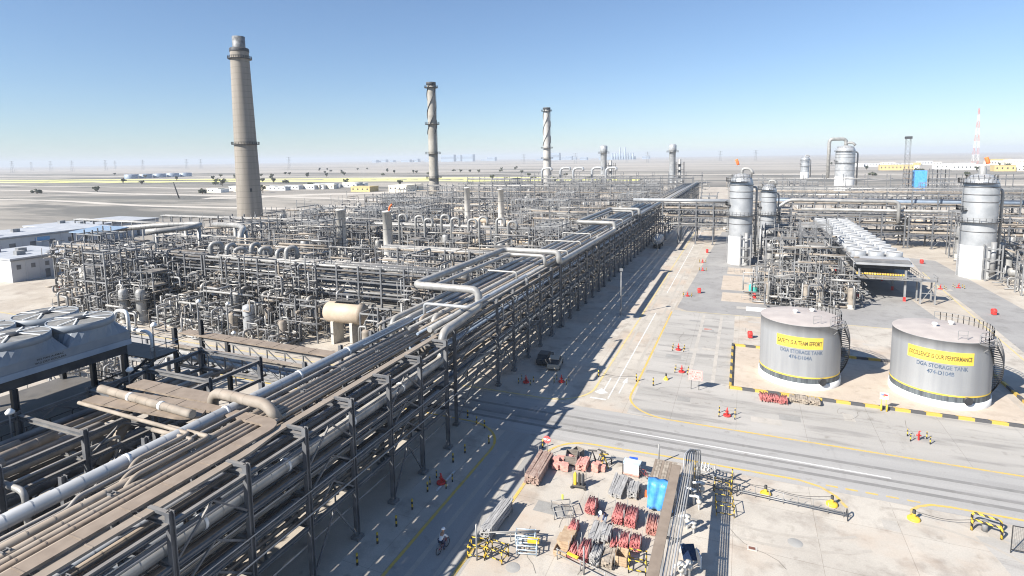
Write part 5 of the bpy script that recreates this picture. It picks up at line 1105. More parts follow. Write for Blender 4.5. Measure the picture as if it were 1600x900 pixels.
# signs
t = thing("warning_board", "board of red lettering on two posts left of the bund", "sign", (-5.0, 72.6, 0))
MB().box(-.85, .85, -.03, .03, 1.25, 2.6).build("board", mat("pale_red_board", (.60, .33, .30), (.66, .40, .37), .6), t)
b = MB()
for k in range(4): b.box(-.76, .76, -.042, -.031, 1.42 + k * .29, 1.54 + k * .29)
for x in (-.5, .45): MB().tube([(x, 0, 0), (x, 0, 1.25)], .04, 6).build("post", STEELD, t)
b.build("lettering", mat("red_lettering", (.62, .12, .10), (.70, .5, .47), .6, 0, 14, stretch=(1, 1, .2), lo=.45, hi=.55), t)
t = thing("notice_sign", "small white notice with coloured print on two yellow posts at the kerb", "sign", (15.9, 74.25, 0))
MB().box(-.42, .42, -.03, .02, 1.3, 2.1).build("board", WHITE, t); MB().box(-.3, .35, -.04, -.031, 1.75, 1.95).build("red_print", REDP, t); MB().box(-.1, .1, -.041, -.031, 1.6, 1.7).build("yellow_print", YEL, t); MB().box(-.38, -.05, -.044, -.041, 1.85, 2.0).build("blue_print", BLUE, t)
for x in (-.25, .22): MB().tube([(x, 0, .5), (x, 0, 1.3)], .035, 6).build("post", YEL, t); 
for x in (-.3, .25): MB().tube([(x, -.35, 0), (x, -.35, .8)], .09, 8).build("guard_stub", YEL, t)
t = thing("stop_sign", "red octagonal STOP sign at the corner of the storage yard", "sign", (-17.6, 50.7, 0))
MB().tube([(0, 0, 0), (0, 0, 1.55)], .04, 6).build("post", STEELL, t); rz_ = math.atan2(.3, -1)
def octo(r_, y): return [(r_ * math.cos(R(22.5 + 45 * k)), y, 1.7 + r_ * math.sin(R(22.5 + 45 * k))) for k in range(8)]
b = MB(); b.add(octo(.42, -.03) + octo(.42, -.06), [tuple(range(8))[::-1], tuple(range(8, 16))] + [(k, (k + 1) % 8, 8 + (k + 1) % 8, 8 + k) for k in range(8)]); b.build("plate", mat("sign_red", (.62, .10, .10), (.66, .16, .15), .5), t)
me = text_mesh("STOP", .3)
for v in me.vertices: v.co = (v.co.x, -.066, 1.6 + v.co.y)
me.materials.append(WHITE); put(me, "lettering", t)
# light poles along the far lane
for x, y, h, lb in ((-20.6, 102.2, 9.3, "tall lamp post beside the far lane, nearest one"), (-24, 174.1, 6.2, "short lamp post in the shade farther up the far lane"), (-20.5, 198.3, 13, "slender lamp post by the overhead lane rack")): 
    t = thing("lamp_post", lb, "lamp post", (x, y, 0), 0, "lamp posts of the lanes"); MB().tube([(0, 0, 0), (0, 0, h - .5)], .1, 8).build("pole", STEELL, t); MB().cbox((0, 0, h - .3), .55, .5, .45, .3).build("lamp_head", STEELL, t); MB().cbox((0, 0, .12), .5, .5, .24).build("plinth", CONC, t)
for x, y, z, h, lb in ((-60.5, 46.2, 0, 13.5, "thin ladder pole by the left end of the pipe bridge"), (-68, 56.5, 0, 10, "lamp pole with two heads across the road from the fans"), (-62.5, 52.5, 0, 7.5, "white headed lamp pole by the road behind the fans")): lamp_post(x, y, z, h, lb)
tag(MB().tube([(-444.4, 330.4, 0), (-447, 328, 14)], .55, 6).build("utility_pole", STEELD), "dark leaning pole standing alone on the plain left of the chimney", "pole")

# ------------------------------------------------------------------ the storage yard
def stakes(t, x0, x1, y0, y1, h, m=None):
    for x in (x0 - .04, x1 + .04):
        for y in (y0 + .25, y1 - .25): MB().tube([(x, y, 0), (x, y, h)], .022, 5).build("stake", m or STEELL, t)
def bundle(x0, x1, y0, y1, h, label, m, name="tube_bundle", cat="tube bundle", sz=.095, rot=0.0, stk=True, seed=0, kindp="tubes", group="stacked scaffold material in the yard", loose=.35):
    q = random.Random(seed + int(x0 * 10)); cx, cy = (x0 + x1) / 2, (y0 + y1) / 2; t = thing(name, label, cat, (cx, cy, 0), rot, group)
    wd, L_ = x1 - x0, y1 - y0; b = MB(); z = .12
    while z < h:
        x = -wd / 2 + sz / 2
        while x < wd / 2:
            e = q.uniform(-.1, .1) * (1 + loose * 2); sk = q.uniform(-.03, .03) * (1 + loose * 4); hh = sz * q.uniform(.8, 1.0)
            if kindp == "tubes": b.tube([(x, -L_ / 2 + e, z + sz / 2), (x + sk, L_ / 2 + e, z + sz / 2 + q.uniform(-.02, .03))], sz * .48, 6)
            else: b.beam((x, -L_ / 2 + e, z + sz / 2), (x + sk, L_ / 2 + e, z + sz / 2 + q.uniform(-.01, .02)), sz * .93, sz * .45)
            x += sz
        z += sz * (.9 if kindp == "tubes" else .5)
    b.build(kindp, m, t)
    for y in (-L_ * .3, L_ * .3): MB().box(-wd / 2 - .05, wd / 2 + .05, y - .06, y + .06, 0, .115).build("bearer", WOOD, t)
    if stk: stakes(t, -wd / 2, wd / 2, -L_ / 2, L_ / 2, h + .65)
    return t
B = bundle
B(-11.6, -10.75, 42.9, 44.4, .75, "stack of faded red tubes standing alone above the planks and worker", PINK)
B(-9.2, -8.3, 42.4, 44.4, .75, "long stack of faded red tubes, left one of a close pair", PINK)
B(-8.15, -7.3, 42.4, 44.3, .75, "long stack of faded red tubes, right one of a close pair", PINK)
B(-6.4, -5.55, 42.2, 44.1, .7, "stack of brownish red tubes next to the yard walkway rack", mat("brownish_red_tube", (.30, .11, .09), (.42, .22, .18), .7, 0, 3))
B(-12.15, -11.5, 39.8, 41.0, .65, "short stack of faded red tubes behind the wooden crates", PINK)
B(-8.7, -8.1, 39.7, 40.4, .4, "low loose heap of pale red tubes right of the grey planks", PINK, loose=1)
B(-8.05, -7.35, 39.7, 41.0, .65, "stack of faded red tubes, left one of the middle row pair", PINK)
B(-7.25, -6.5, 39.8, 41.0, .65, "stack of faded red tubes, right one of the middle row pair", PINK)
B(-10.4, -9.55, 39.5, 41.7, .5, "stack of dark grey planks at the worker's feet", WOODG, "plank_stack", "plank stack", .22, kindp="planks", loose=.5)
B(-9.5, -8.85, 39.8, 41.2, .6, "short stack of dark grey planks right of the worker", WOODG, "plank_stack", "plank stack", .3, kindp="planks")
B(-11.4, -10.75, 37.5, 38.7, .5, "tumbled heap of dark red tubes beside the wooden crates", PINK, loose=1.5)
B(-10.65, -9.85, 37.3, 38.9, .8, "crowded stack of faded red tubes in the front row", PINK, loose=.6)
B(-9.75, -8.95, 37.2, 38.6, .75, "grey tube stack in the front row beside the red one", WOODG, loose=.5)
B(-8.85, -7.95, 37.3, 38.9, .6, "front row stack of weathered grey planks beside a wooden crate", WOOD, "plank_stack", "plank stack", .2, kindp="planks")
B(-10.3, -9.15, 46.0, 49.2, .35, "long flat stack of pale grey planks below the white box unit", WOODG, "plank_stack", "plank stack", .2, kindp="planks", stk=False, rot=-.02)
B(-8.7, -7.8, 46.4, 48.2, .65, "short bulging stack of dark grey planks beside the long flat one", WOODG, "plank_stack", "plank stack", .17, kindp="planks")
B(-18.0, -16.7, 45.2, 49.8, .85, "long stack of reddish brown beams beside the STOP sign", mat("reddish_beam", (.26, .17, .14), (.40, .30, .25), .8, 0, 2), "beam_stack", "beam stack", .2, kindp="planks", rot=.03)
B(-18.4, -17.5, 36.8, 41.2, .9, "stack of long pale scaffold planks by the shaded lane", WOODG, "plank_stack", "plank stack", .17, kindp="planks", rot=-.03)
B(-14.1, -13.1, 48.9, 50.5, .7, "stack of pink ended beams near the dark crates", PINKL, "beam_stack", "beam stack", .2, kindp="planks")
B(2.6, 5.6, 71.8, 73.2, .55, "heap of pinkish tubes leaning at the bund kerb", PINK, loose=1.0, stk=False)
B(5.9, 9.1, 72.6, 73.9, .5, "flat stack of tan planks at the bund kerb", WOOD, "plank_stack", "plank stack", .22, kindp="planks", stk=False)
B(10.5, 15.0, 93.6, 95.0, .6, "stack of tan tubes behind the bund between the tanks", TAN, loose=.6)
B(9.4, 13.2, 96, 97, .5, "dark stack of planks behind the bund between the tanks", WOODG, "plank_stack", "plank stack", .2, kindp="planks")
def blockpile(x0, x1, y0, y1, n, label, seed):
    t = thing("block_pile", label, "block pile", ((x0 + x1) / 2, (y0 + y1) / 2, 0), 0, "pale pink piles in the yard"); q = random.Random(seed)
    for k in range(n):
        b = MB(); x, y = q.uniform(x0, x1) - t.location.x, q.uniform(y0, y1) - t.location.y; hz = q.uniform(.3, .75); a = q.uniform(-.25, .25)
        for j in range(4): b.cbox((x, y, .1 + hz * (j + .5) / 4), .62 + .06 * (j % 2), .5, hz / 4 - .015, a)
        b.build("block_stack", PINKL, t)
blockpile(-16.3, -14.9, 48.4, 50.6, 9, "jumbled pile of pale pink blocks at the yard's upper left", 4)
blockpile(-12.4, -11.4, 49.2, 50.6, 4, "small jumble of pale pink blocks beside the leaning stands", 8)
def crate(x, y, w_, d_, h, label, rot=0.0, lid=False, m=None):
    t = thing("wooden_crate", label, "crate", (x, y, 0), rot, "wooden crates in the yard"); m = m or CRATE
    for i, (px, py, sx, sy) in enumerate(((0, -d_ / 2, w_, .05), (0, d_ / 2, w_, .05), (-w_ / 2, 0, .05, d_ - .06), (w_ / 2, 0, .05, d_ - .06))):
        b = MB(); n = max(2, int(h / .2))
        for k in range(n): b.cbox((px, py, .12 + (h - .12) * (k + .5) / n), sx, sy, (h - .12) / n - .025)
        b.build("side_boards", m, t)
    MB().box(-w_ / 2 + .03, w_ / 2 - .03, -d_ / 2 + .03, d_ / 2 - .03, .08, .12).build("floor_board", m, t)
    for sx in (-.35, .35): MB().box(sx * w_ - .05, sx * w_ + .05, -d_ / 2, d_ / 2, 0, .079).build("runner", m, t)
    if lid: MB().cbox((0, 0, h + .05), w_ + .08, d_ + .08, .06).build("lid", m, t)
DW = mat("old_dark_crate", (.17, .15, .13), (.27, .24, .21), .85, 0, 2)
crate(-14.9, 50.3, 1.1, 1.4, 1.0, "large open dark wooden crate beside the pink blocks", .2, m=DW)
crate(-14.6, 51.6, .9, .8, .8, "smaller dark wooden crate behind the large open one", -.3, m=DW)
crate(-11.95, 39.6, .95, .9, .55, "lidded wooden crate at the back of the crate column", 0, True); crate(-12.0, 38.6, 1.0, .9, .65, "lidded wooden crate in the middle of the crate column", 0, True); crate(-12.0, 37.65, 1.0, .85, .5, "open slatted wooden crate at the front of the crate column", 0)
crate(-7.55, 38.4, .85, 1.0, .85, "open brown wooden crate beside the striped tube frame", .05)
def tube_frame(x, y, w_, d_, h, label, m, rot=0.0, th=.05, mid=1, name="tube_barrier", cat="barrier", group="tubular frames in the yard", gates=2):
    t = thing(name, label, cat, (x, y, 0), rot, group)
    for sx in (-1, 1):
        for sy in (-1, 1): MB().tube([(sx * w_ / 2, sy * d_ / 2, 0), (sx * w_ / 2, sy * d_ / 2, h)], th, 6).build("leg", m, t)
    for z in [h - th] + [h * (k + .6) / (mid + 1) for k in range(mid)]:
        for sy in (-1, 1): MB().tube([(-w_ / 2, sy * d_ / 2, z), (w_ / 2, sy * d_ / 2, z)], th * .9, 6).build("rail", m, t)
        for sx in (-1, 1): MB().tube([(sx * w_ / 2, -d_ / 2, z), (sx * w_ / 2, d_ / 2, z)], th * .9, 6).build("rail", m, t)
    return t
tube_frame(-17.9, 35.3, 1.3, 1.1, 1.0, "yellow and black tube frame, left one by the lane", SBA, .2); tube_frame(-16.4, 35.5, 1.4, 1.0, 1.0, "yellow and black tube frame, right one beside the stillages", SBA, -.1)
tube_frame(-6.35, 38.2, 1.2, 1.2, 1.1, "yellow and black tube frame beside the walkway rack", SBA, .1)
tube_frame(-.7, 47.6, 1.4, 1.6, 1.0, "yellow and black tube cage on open slab right of the walkway rack", SBA, .1, .036); tube_frame(-1.0, 50.6, 1.2, .8, 1.1, "yellow and black tube cage by the yard edge pipework", SBA, 0, .036)
tube_frame(-13.4, 42.3, 1.6, 1.5, .8, "bare steel rack frame with a yellow tag", STEELL, .5, .04, name="steel_rack", cat="rack")
o = MB().cbox((-13.6, 43.1, 1.0), .16, .1, .4).build("yellow_tag", mat("lime_yellow", (.55, .6, .05), (.62, .66, .1), .6)); tag(o, "lime yellow tag on the bare steel rack frame", "tag")
for i, (x, y, m, lb) in enumerate(((-15.0, 37.9, mat("pale_blue_frame", (.42, .52, .60), (.55, .62, .68), .5, .1, 2), "pale blue stacking stillage, rear one of the yard's left side"), (-14.5, 36.9, MATS["pale_blue_frame"], "pale blue stacking stillage, front one of the yard's left side"))):
    tube_frame(x, y, 1.5, .8, .85, lb, m, .25, .045, 2, "stillage", "stillage")
o = MB().cbox((-14.2, 37.5, .62), .9, .3, .3, .25).build("yellow_case", YEL); tag(o, "yellow case lying on the pale blue stillages", "case")
MB(); t = thing("scaffold_rail", "long low tubular rail of pale steel beside the stillages", "rail", (-18.2, 36.5, 0), .55)
MB().tube([(0, 0, .9), (4.6, -.6, .9)], .05, 6).build("rail", STEELL, t); MB().tube([(0, .4, .5), (4.6, -.2, .5)], .05, 6).build("rail", STEELL, t)
for k in range(3): MB().tube([(.3 + 2 * k, 0 - .26 * k, 0), (.3 + 2 * k, -.26 * k, .9)], .04, 6).build("post", STEELL, t)
t = thing("front_guard_rail", "grey tubular guard rail along the front of the stacks", "guard rail", (-12.2, 37.0, 0), -.27)
for z in (.85, .45): MB().tube([(0, 0, z), (6.2, 0, z)], .04, 6).build("rail", STEELL, t)
for k in range(4): MB().tube([(.1 + 2 * k, 0, 0), (.1 + 2 * k, 0, .9)], .04, 6).build("post", STEELL, t)
MB().box(1.0, 1.9, -.1, .12, .9, 1.0).build("yellow_bar", YEL, t)
for i, (x, y, h) in enumerate(((-17.7, 34.7, 2.9), (-9.85, 36.2, 2.2), (-6.9, 53.2, 2.0))): tag(MB().tube([(x, y, 0), (x, y, h)], .07, 8).build("steel_pole", STEELL), ["pale upright pole among the striped frames by the lane", "pale upright pole in front of the grey tube stack", "thin upright pole behind the boarded container"][i], "pole", "upright poles in the yard")
# stand with bottles, leaning stands
t = thing("tool_stand", "wheeled stand of gas bottles, one yellow, in the yard", "tool stand", (-13.1, 46.5, 0), .1)
MB().box(-.6, .6, -.35, .35, .15, .25).build("base", STEELD, t)
for k, (x, m) in enumerate(((-.35, YEL), (.02, BLACK), (.36, STEELD))): MB().lathe([(.15, .25), (.15, 1.25), (.06, 1.42), (0, 1.45)], x, 0, 12).build("gas_bottle", m, t)
for x in (-.6, .6):
    MB().tube([(x, .3, .2), (x, .3, 1.6)], .03, 6).build("upright", STEELL, t); MB().tube([(x, -.4, .14), (x, -.34, .14)], .14, 10).build("wheel", BLACK, t)
for i, (x, y, a) in enumerate(((-12.9, 50.6, .2), (-12.2, 50.9, -.4), (-11.6, 50.3, .5))):
    t = thing("trestle_stand", ["dark trestle stand leaning among the pink blocks, left one", "dark trestle stand leaning among the pink blocks, middle one", "striped trestle stand leaning among the pink blocks, right one"][i], "trestle", (x, y, 0), a, "leaning trestle stands"); m = SBA if i == 2 else STEELD
    MB().tube([(-.4, 0, 0), (0, .25, 1.3), (.4, 0, 0)], .045, 6, bend=.02).build("front_leg_pair", m, t); MB().tube([(-.4, .6, 0), (0, .3, 1.25), (.4, .6, 0)], .045, 6, bend=.02).build("rear_leg_pair", m, t); MB().box(-.45, .45, .18, .4, 1.3, 1.36).build("top_bar", m, t)
# white box unit, blue bin, bicycles
t = thing("box_unit", "white box shaped machine unit with pale blue lid in the yard", "machine unit", (-9.0, 50.4, 0), -.05)
MB().box(-.75, .75, -.45, .45, .25, 1.15).build("housing", OFFW, t); MB().box(-.8, .8, -.5, .5, 1.153, 1.23).build("lid", mat("pale_blue_lid", (.5, .6, .68), (.56, .66, .72), .5), t); MB().box(-.8, .8, -.5, .5, .12, .248).build("skid", PINKL, t)
for x in (-.78, .78): MB().tube([(x, -.52, 0), (x, -.52, 1.4)], .03, 6).build("post", BLACK, t)
t = thing("plastic_bin", "blue plastic bin behind the white box unit", "bin", (-9.1, 51.7, 0), .1); MB().box(-.38, .38, -.3, .3, .08, .75).build("body", BLUE, t); MB().box(-.4, .4, -.33, .33, .753, .82).build("lid", mat("bright_blue", (.03, .10, .55), (.05, .14, .6), .5), t)
MB().box(-.9, -.45, -.3, .3, 0, .7).build("side_tray", STEELL, t)
t = thing("yard_bench", "grey low bench with dark frame left of the blue bin", "bench", (-10.6, 51.5, 0), .05); MB().box(-.7, .7, -.25, .25, .62, .68).build("top", STEELL, t)
for x in (-.6, .6): MB().box(x - .04, x + .04, -.2, .2, 0, .619).build("leg", STEELD, t)
def bicycle(x, y, rz, label):
    t = thing("bicycle", label, "bicycle", (x, y, 0), rz, "bicycles")
    for yy in (-.52, .52):
        w_ = MB(); n = 22; w_.v = []; 
        for k in range(n):
            a = 2 * math.pi * k / n
            for j in range(5): b_ = 2 * math.pi * j / 5; w_.v.append((.028 * math.sin(b_), yy + (.32 + .028 * math.cos(b_)) * math.cos(a), .35 + (.32 + .028 * math.cos(b_)) * math.sin(a)))
        for k in range(n):
            for j in range(5): w_.f.append([k * 5 + j, ((k + 1) % n) * 5 + j, ((k + 1) % n) * 5 + (j + 1) % 5, k * 5 + (j + 1) % 5]); w_.sm.append(True)
        wh = w_.build("wheel", BLACK, t); s_ = MB()
        for k in range(6): a = math.pi * k / 6; s_.beam((0, yy + .3 * math.cos(a), .35 + .3 * math.sin(a)), (0, yy - .3 * math.cos(a), .35 - .3 * math.sin(a)), .012, .012)
        s_.build("spokes", STEELL, wh)
    b = MB(); fr = [((0, -.52, .35), (0, -.1, .33)), ((0, -.1, .33), (0, .4, .78)), ((0, -.22, .85), (0, .4, .82)), ((0, -.1, .33), (0, -.22, .9)), ((0, -.52, .35), (0, -.2, .8)), ((0, .52, .35), (0, .38, .98))]
    for p, q in fr: b.tube([p, q], .022, 6)
    b.build("frame", mat("bike_red", (.30, .05, .05), (.36, .08, .07), .4), t)
    MB().tube([(-.27, .28, 1.02), (-.2, .38, 1.02), (.2, .38, 1.02), (.27, .28, 1.02)], .018, 6, bend=.08).build("handlebar", STEELL, t)
    MB().cbox((0, -.25, .92), .15, .27, .06).build("saddle", BLACK, t); MB().box(-.09, .09, -.75, -.3, .74, .76).build("carrier", STEELL, t)
    return t
bicycle(-7.9, 50.1, R(75), "parked red bicycle beside the white box unit")
# boarded container with blue tarpaulin
t = thing("boarded_container", "tall boarded container with plank roof in the yard", "container", (-5.75, 47.5, 0), 0)
MB().box(-.9, .9, -1.75, 1.75, .15, 2.42).build("walls", mat("dark_container_wall", (.09, .10, .12), (.15, .15, .16), .7), t)
for k in range(9): MB().box(-.98 + k * .218, -.98 + k * .218 + .2, -1.95, 1.95, 2.425, 2.48 + .01 * (k % 3)).build("roof_plank", YEL if k == 4 and 0 else (WOOD if k % 3 else BROWN), t)
b = MB(); nx, nz = 14, 10; q = random.Random(5)
for j in range(nz + 1):
    for i in range(nx + 1):
        x = -1.05 + 2.1 * i / nx; s_ = j / nz * 3.0
        yy, zz = (-1.2 - s_, 2.5) if s_ < .8 else (-2.02 - .12 * (s_ - .8), 2.5 - (s_ - .8))
        b.v.append((x + q.uniform(-.03, .03), yy - .10 * math.sin(i * 1.3 + j * .5) - q.uniform(0, .05), zz + .02 + .03 * q.random()))
for j in range(nz):
    for i in range(nx): o_ = j * (nx + 1) + i; b.f.append([o_, o_ + 1, o_ + nx + 2, o_ + nx + 1]); b.sm.append(True)
o = b.build("tarpaulin", BLUE); o.location = (-5.75, 47.5, 0); md = o.modifiers.new("thickness", 'SOLIDIFY'); md.thickness = .02
tag(o, "bright blue tarpaulin draped over the end of the boarded container", "tarpaulin")
o = MB().cbox((0, 0, .3), .35, .3, .5).build("orange_jacket", ORANGE); o.location = (-6.95, 46.3, .6); tag(o, "orange cloth bundle hanging at the tarpaulin's left edge", "cloth")
tag(MB().cbox((-5.1, 45.2, .25), .5, .4, .5, .3).build("yellow_bucket", YEL), "yellow container at the foot of the blue tarpaulin", "container")
# narrow walkway rack of the yard, with pale pipes
t = thing("walkway_rack", "narrow brown topped walkway rack running through the yard toward the camera", "pipe rack", (-4.55, 30, 0))
MB().box(-.36, .36, -14, 16.4, 3.85, 4.0).build("walkway_deck", BROWN, t)
for k in range(8):
    y = -13 + 4.1 * k; MB().beam((0, y, 0), (0, y, 3.84), .2, .2).build("post", STEELL, t); MB().beam((-.3, y, 3.5), (1.3, y, 3.5), .12, .16).build("bracket", STEELL, t)
for k in range(5):
    x = -4.0 + .17 * k; pth = [(x, 16, 3.7), (x, 46.4 + k * .4, 3.7), (x, 47.2 + k * .4, 4.7 - k * .1), (x + .5, 48.4 + k * .2, 4.7 - k * .1), (x + .5, 48.4 + k * .2, .3)]
    o = MB().tube(pth, .055, 7, bend=.4).build("pipe", (ALUB, STEELL, ALU)[k % 3]); tag(o, None, "pipe", "thin pale pipes beside the yard walkway"); later(o, "yardpipe", x, "thin pale pipe", "from the left", "hooped over the yard walkway")
for k, (x, y, h) in enumerate(((-3.2, 47.6, 1.4), (-2.7, 47.0, 1.2), (-2.6, 48.6, 1.6), (-3.4, 44.1, 1.2), (-2.9, 43.7, 1.0), (-3.3, 38.2, 1.4), (-2.8, 38.8, 1.2), (-3.4, 40.5, 1.1))):
    t = thing("valve_set", None, "valve", (x, y, 0), .2 * k, "valve sets along the yard pipes"); later(t, "valveset", -y, "pale flanged valve set", "from the road", "right of the yard walkway rack")
    MB().tube([(0, 0, 0), (0, 0, h), (-.8, 0, h)], .09, 8, bend=.2).build("pipe_stub", WHITE, t); MB().lathe([(0, h * .5), (.22, h * .5), (.24, h * .7), (.1, h * .75), (.1, h * .9), (.26, h * .92), (.26, h * .97), (0, h)], seg=12).build("valve_body", CONC, t)
t = thing("hose_rack", "open grey pipe skid with striped legs at the head of the yard walkway", "pipe skid", (-1.7, 50.8, 0), -.05)
for z in (.7, 1.5): 
    for y in (-.5, .5): MB().tube([(-1.8, y, z), (1.6, y, z)], .07, 6).build("rail", STEELL, t)
for x in (-1.7, 0, 1.5):
    for y in (-.5, .5): MB().tube([(x, y, 0), (x, y, 1.9)], .06, 6).build("leg", SBA if x else STEELL, t)
for k in range(4): MB().tube([(-1.4 + .3 * k, -.6, 1.8), (-1.4 + .3 * k, .9, 1.8), (-1.4 + .3 * k, .9, .4)], .05, 6, bend=.2).build("pipe_loop", WHITE, t)
t = thing("pipe_fence", "low double pipe fence lying along the yard edge between yellow bollards", "pipe fence", (.2, 50.5, 0), -.047)
for y in (0, .28): MB().tube([(0, y, .35), (8.6, y, .35)], .045, 6).build("rail", STEELL, t)
for k in range(8): MB().tube([(.4 + 1.12 * k, .14, 0), (.4 + 1.12 * k, .14, 1.0)], .025, 5).build("stake", STEELL, t)
for x in (.05, 8.5): MB().tube([(x, -.3, 0), (x, -.1, .7), (x, .4, .7), (x, .6, 0)], .05, 6, bend=.1).build("end_frame", STEELD, t)
t = thing("arch_guard", "striped arch guard over a grey standpipe at the lower right", "pipe guard", (18.6, 52.4, 0), -.3)
for y in (-.6, .5): MB().tube([(-.9, y, 0), (-.9, y, .95), (.9, y, .95), (.9, y, 0)], .085, 8, bend=.25).build("striped_arch", SBA, t)
MB().tube([(-.1, -.1, 0), (-.1, -.1, .9)], .2, 12).build("standpipe", STEELL, t)
t = thing("mesh_fence_panel", "framed wire mesh panel standing at the lower right corner", "fence panel", (19.3, 50.0, 0), -.02)
for p, q in (((0, 0, 0), (0, 0, 2.2)), ((4, 0, 0), (4, 0, 2.2)), ((0, 0, 2.2), (4, 0, 2.2)), ((0, 0, .3), (4, 0, .3))): MB().beam(p, q, .05, .05).build("frame_bar", BLACK, t)
b = MB()
for k in range(40): b.beam((.1 * k + .05, 0, .3), (.1 * k + .05, 0, 2.2), .008, .008)
for k in range(19): b.beam((0, 0, .35 + .1 * k), (4, 0, .35 + .1 * k), .008, .008)
b.build("wire_mesh", STEELD, t)
sheet("pavement", [(17.6, 51.4), (20.5, 52), (24, 47), (24, 44), (18.6, 45.2), (18.2, 48.5)], .0145, GSLAB)
t = thing("solar_panel_unit", "tilted dark solar panel on a post with a white lamp box", "solar panel", (-2.9, 39.4, 0), .4)
b = MB(); b.add([(-.5, -.4, 1.1), (.5, -.4, 1.1), (.5, .45, 1.75), (-.5, .45, 1.75), (-.5, -.4, 1.05), (.5, -.4, 1.05), (.5, .45, 1.7), (-.5, .45, 1.7)], [(0, 1, 2, 3), (7, 6, 5, 4), (0, 4, 5, 1), (1, 5, 6, 2), (2, 6, 7, 3), (3, 7, 4, 0)]); b.build("panel", mat("solar_glass", (.015, .025, .06), (.03, .05, .09), .2), t)
MB().tube([(0, 0, 0), (0, 0, 1.38)], .04, 6).build("post", STEELL, t); MB().cbox((-.6, -.6, .55), .4, .35, .5).build("lamp_box", WHITE, t); MB().box(.7, .76, -.5, .5, .5, 1.4).build("side_panel", mat("pale_side_panel", (.5, .58, .66), (.56, .64, .7), .5), t)
t = thing("drain_cover", "rusty square drain cover in the pale slab", "drain cover", (1.4, 43.5, 0)); MB().box(-.34, .34, -.24, .24, .012, .05).build("frame", CONC, t); MB().box(-.24, .24, -.15, .15, .052, .06).build("grid", mat("rust", (.16, .07, .05), (.22, .1, .07), .8), t)
for i, (x, y) in enumerate(((-14.9, 35.0), (4.5, 45.4), (-4.5, 99))):
    o = MB().lathe([(.55, .013), (.5, .03), (0, .032)], x, y, 20).build("manhole_cover", mat("manhole_grey", (.30, .29, .27), (.36, .35, .33), .8)); tag(o, ["round manhole cover in the slab before the stillages", "small round cover in the open pale slab", "round cover in the slab beside the far lane"][i], "manhole cover", "manhole covers")
tag(MB().box(-5.6, -4.4, 99.2, 100, .013, .03).build("floor_patch", mat("red_patch", (.40, .18, .15), (.46, .25, .2), .8)), "small reddish steel plate in the slab beside the far lane", "plate")
# rows of handrail by the lane, small green sign etc.
for x, y, lb in ((2.6, 131, "teal round tank lid beside the right unit's corner"),):
    t = thing("teal_tank", lb, "small tank", (x, y, 0)); MB().lathe([(.9, 0), (.9, 1.4), (.6, 1.7), (0, 1.8)], seg=16).build("body", GREENP, t)
tag(MB().box(1.2, 5.5, 114.5, 117.2, .016, .1).build("white_slab", WHITE), "white painted slab behind the left storage tank", "slab")
for i, (x, y) in enumerate(((-4.5, 151.5), (.3, 122.5))):
    tag(handrail([(x, y, 0), (x + 4.5, y, 0), (x + 4.5, y + 3, 0)], 1.1, 1.5, .06).build("railing", STEELL), ["pale railing at the foot of the lane-side column", "pale railing at the near corner of the right unit"][i], "railing")
t = thing("parked_tanker", "shiny horizontal tank on a trailer in the shade under the far rack", "tank trailer", (-25.5, 187, 0), 0)
MB().lathe([(0, -4), (1.0, -3.9), (1.5, -3.2), (1.5, 3.2), (1.0, 3.9), (0, 4)], 0, 2.6, 18, 'y').build("tank", ALUB, t); MB().box(-1.1, 1.1, -4, 4, .8, 1.1).build("chassis", BLACK, t)
for y in (-3, -2, 2.6):
    for x in (-1, 1): MB().tube([(x - .15, y, .5), (x + .15, y, .5)], .5, 14).build("wheel", BLACK, t)
def car(x, y, rz, m, label):
    t = thing("parked_car", label, "car", (x, y, 0), rz)
    b = MB(); pr = [(-2.1, .35), (2.1, .35), (2.15, .75), (1.2, .95), (-2.1, .95)]; 
    b.add([(-.85, p, z) for p, z in pr] + [(.85, p, z) for p, z in pr], [tuple(range(5)), tuple(range(9, 4, -1))] + [(k, k + 5, (k + 1) % 5 + 5, (k + 1) % 5) for k in range(5)]); b.build("body", m, t)
    b = MB(); pr = [(-1.9, .953), (.95, .953), (.3, 1.5), (-1.5, 1.5)]; b.add([(-.75, p, z) for p, z in pr] + [(.75, p, z) for p, z in pr], [tuple(range(4)), tuple(range(7, 3, -1))] + [(k, k + 4, (k + 1) % 4 + 4, (k + 1) % 4) for k in range(4)]); b.build("window", BLACK, t)
    MB().box(-.72, .72, -1.45, .28, 1.503, 1.55).build("roof", m, t)
    for yy in (-1.3, 1.35):
        for xx in (-.8, .8): MB().tube([(xx - .1, yy, .33), (xx + .1, yy, .33)], .33, 12).build("wheel", BLACK, t)
car(-26.4, 75.5, .1, STEELD, "dark car parked in the shade below the far rack")
car(-24.4, 74.2, .15, mat("tan_car", (.4, .34, .27), (.46, .4, .32), .4), "tan car parked in the shade next to the dark one")

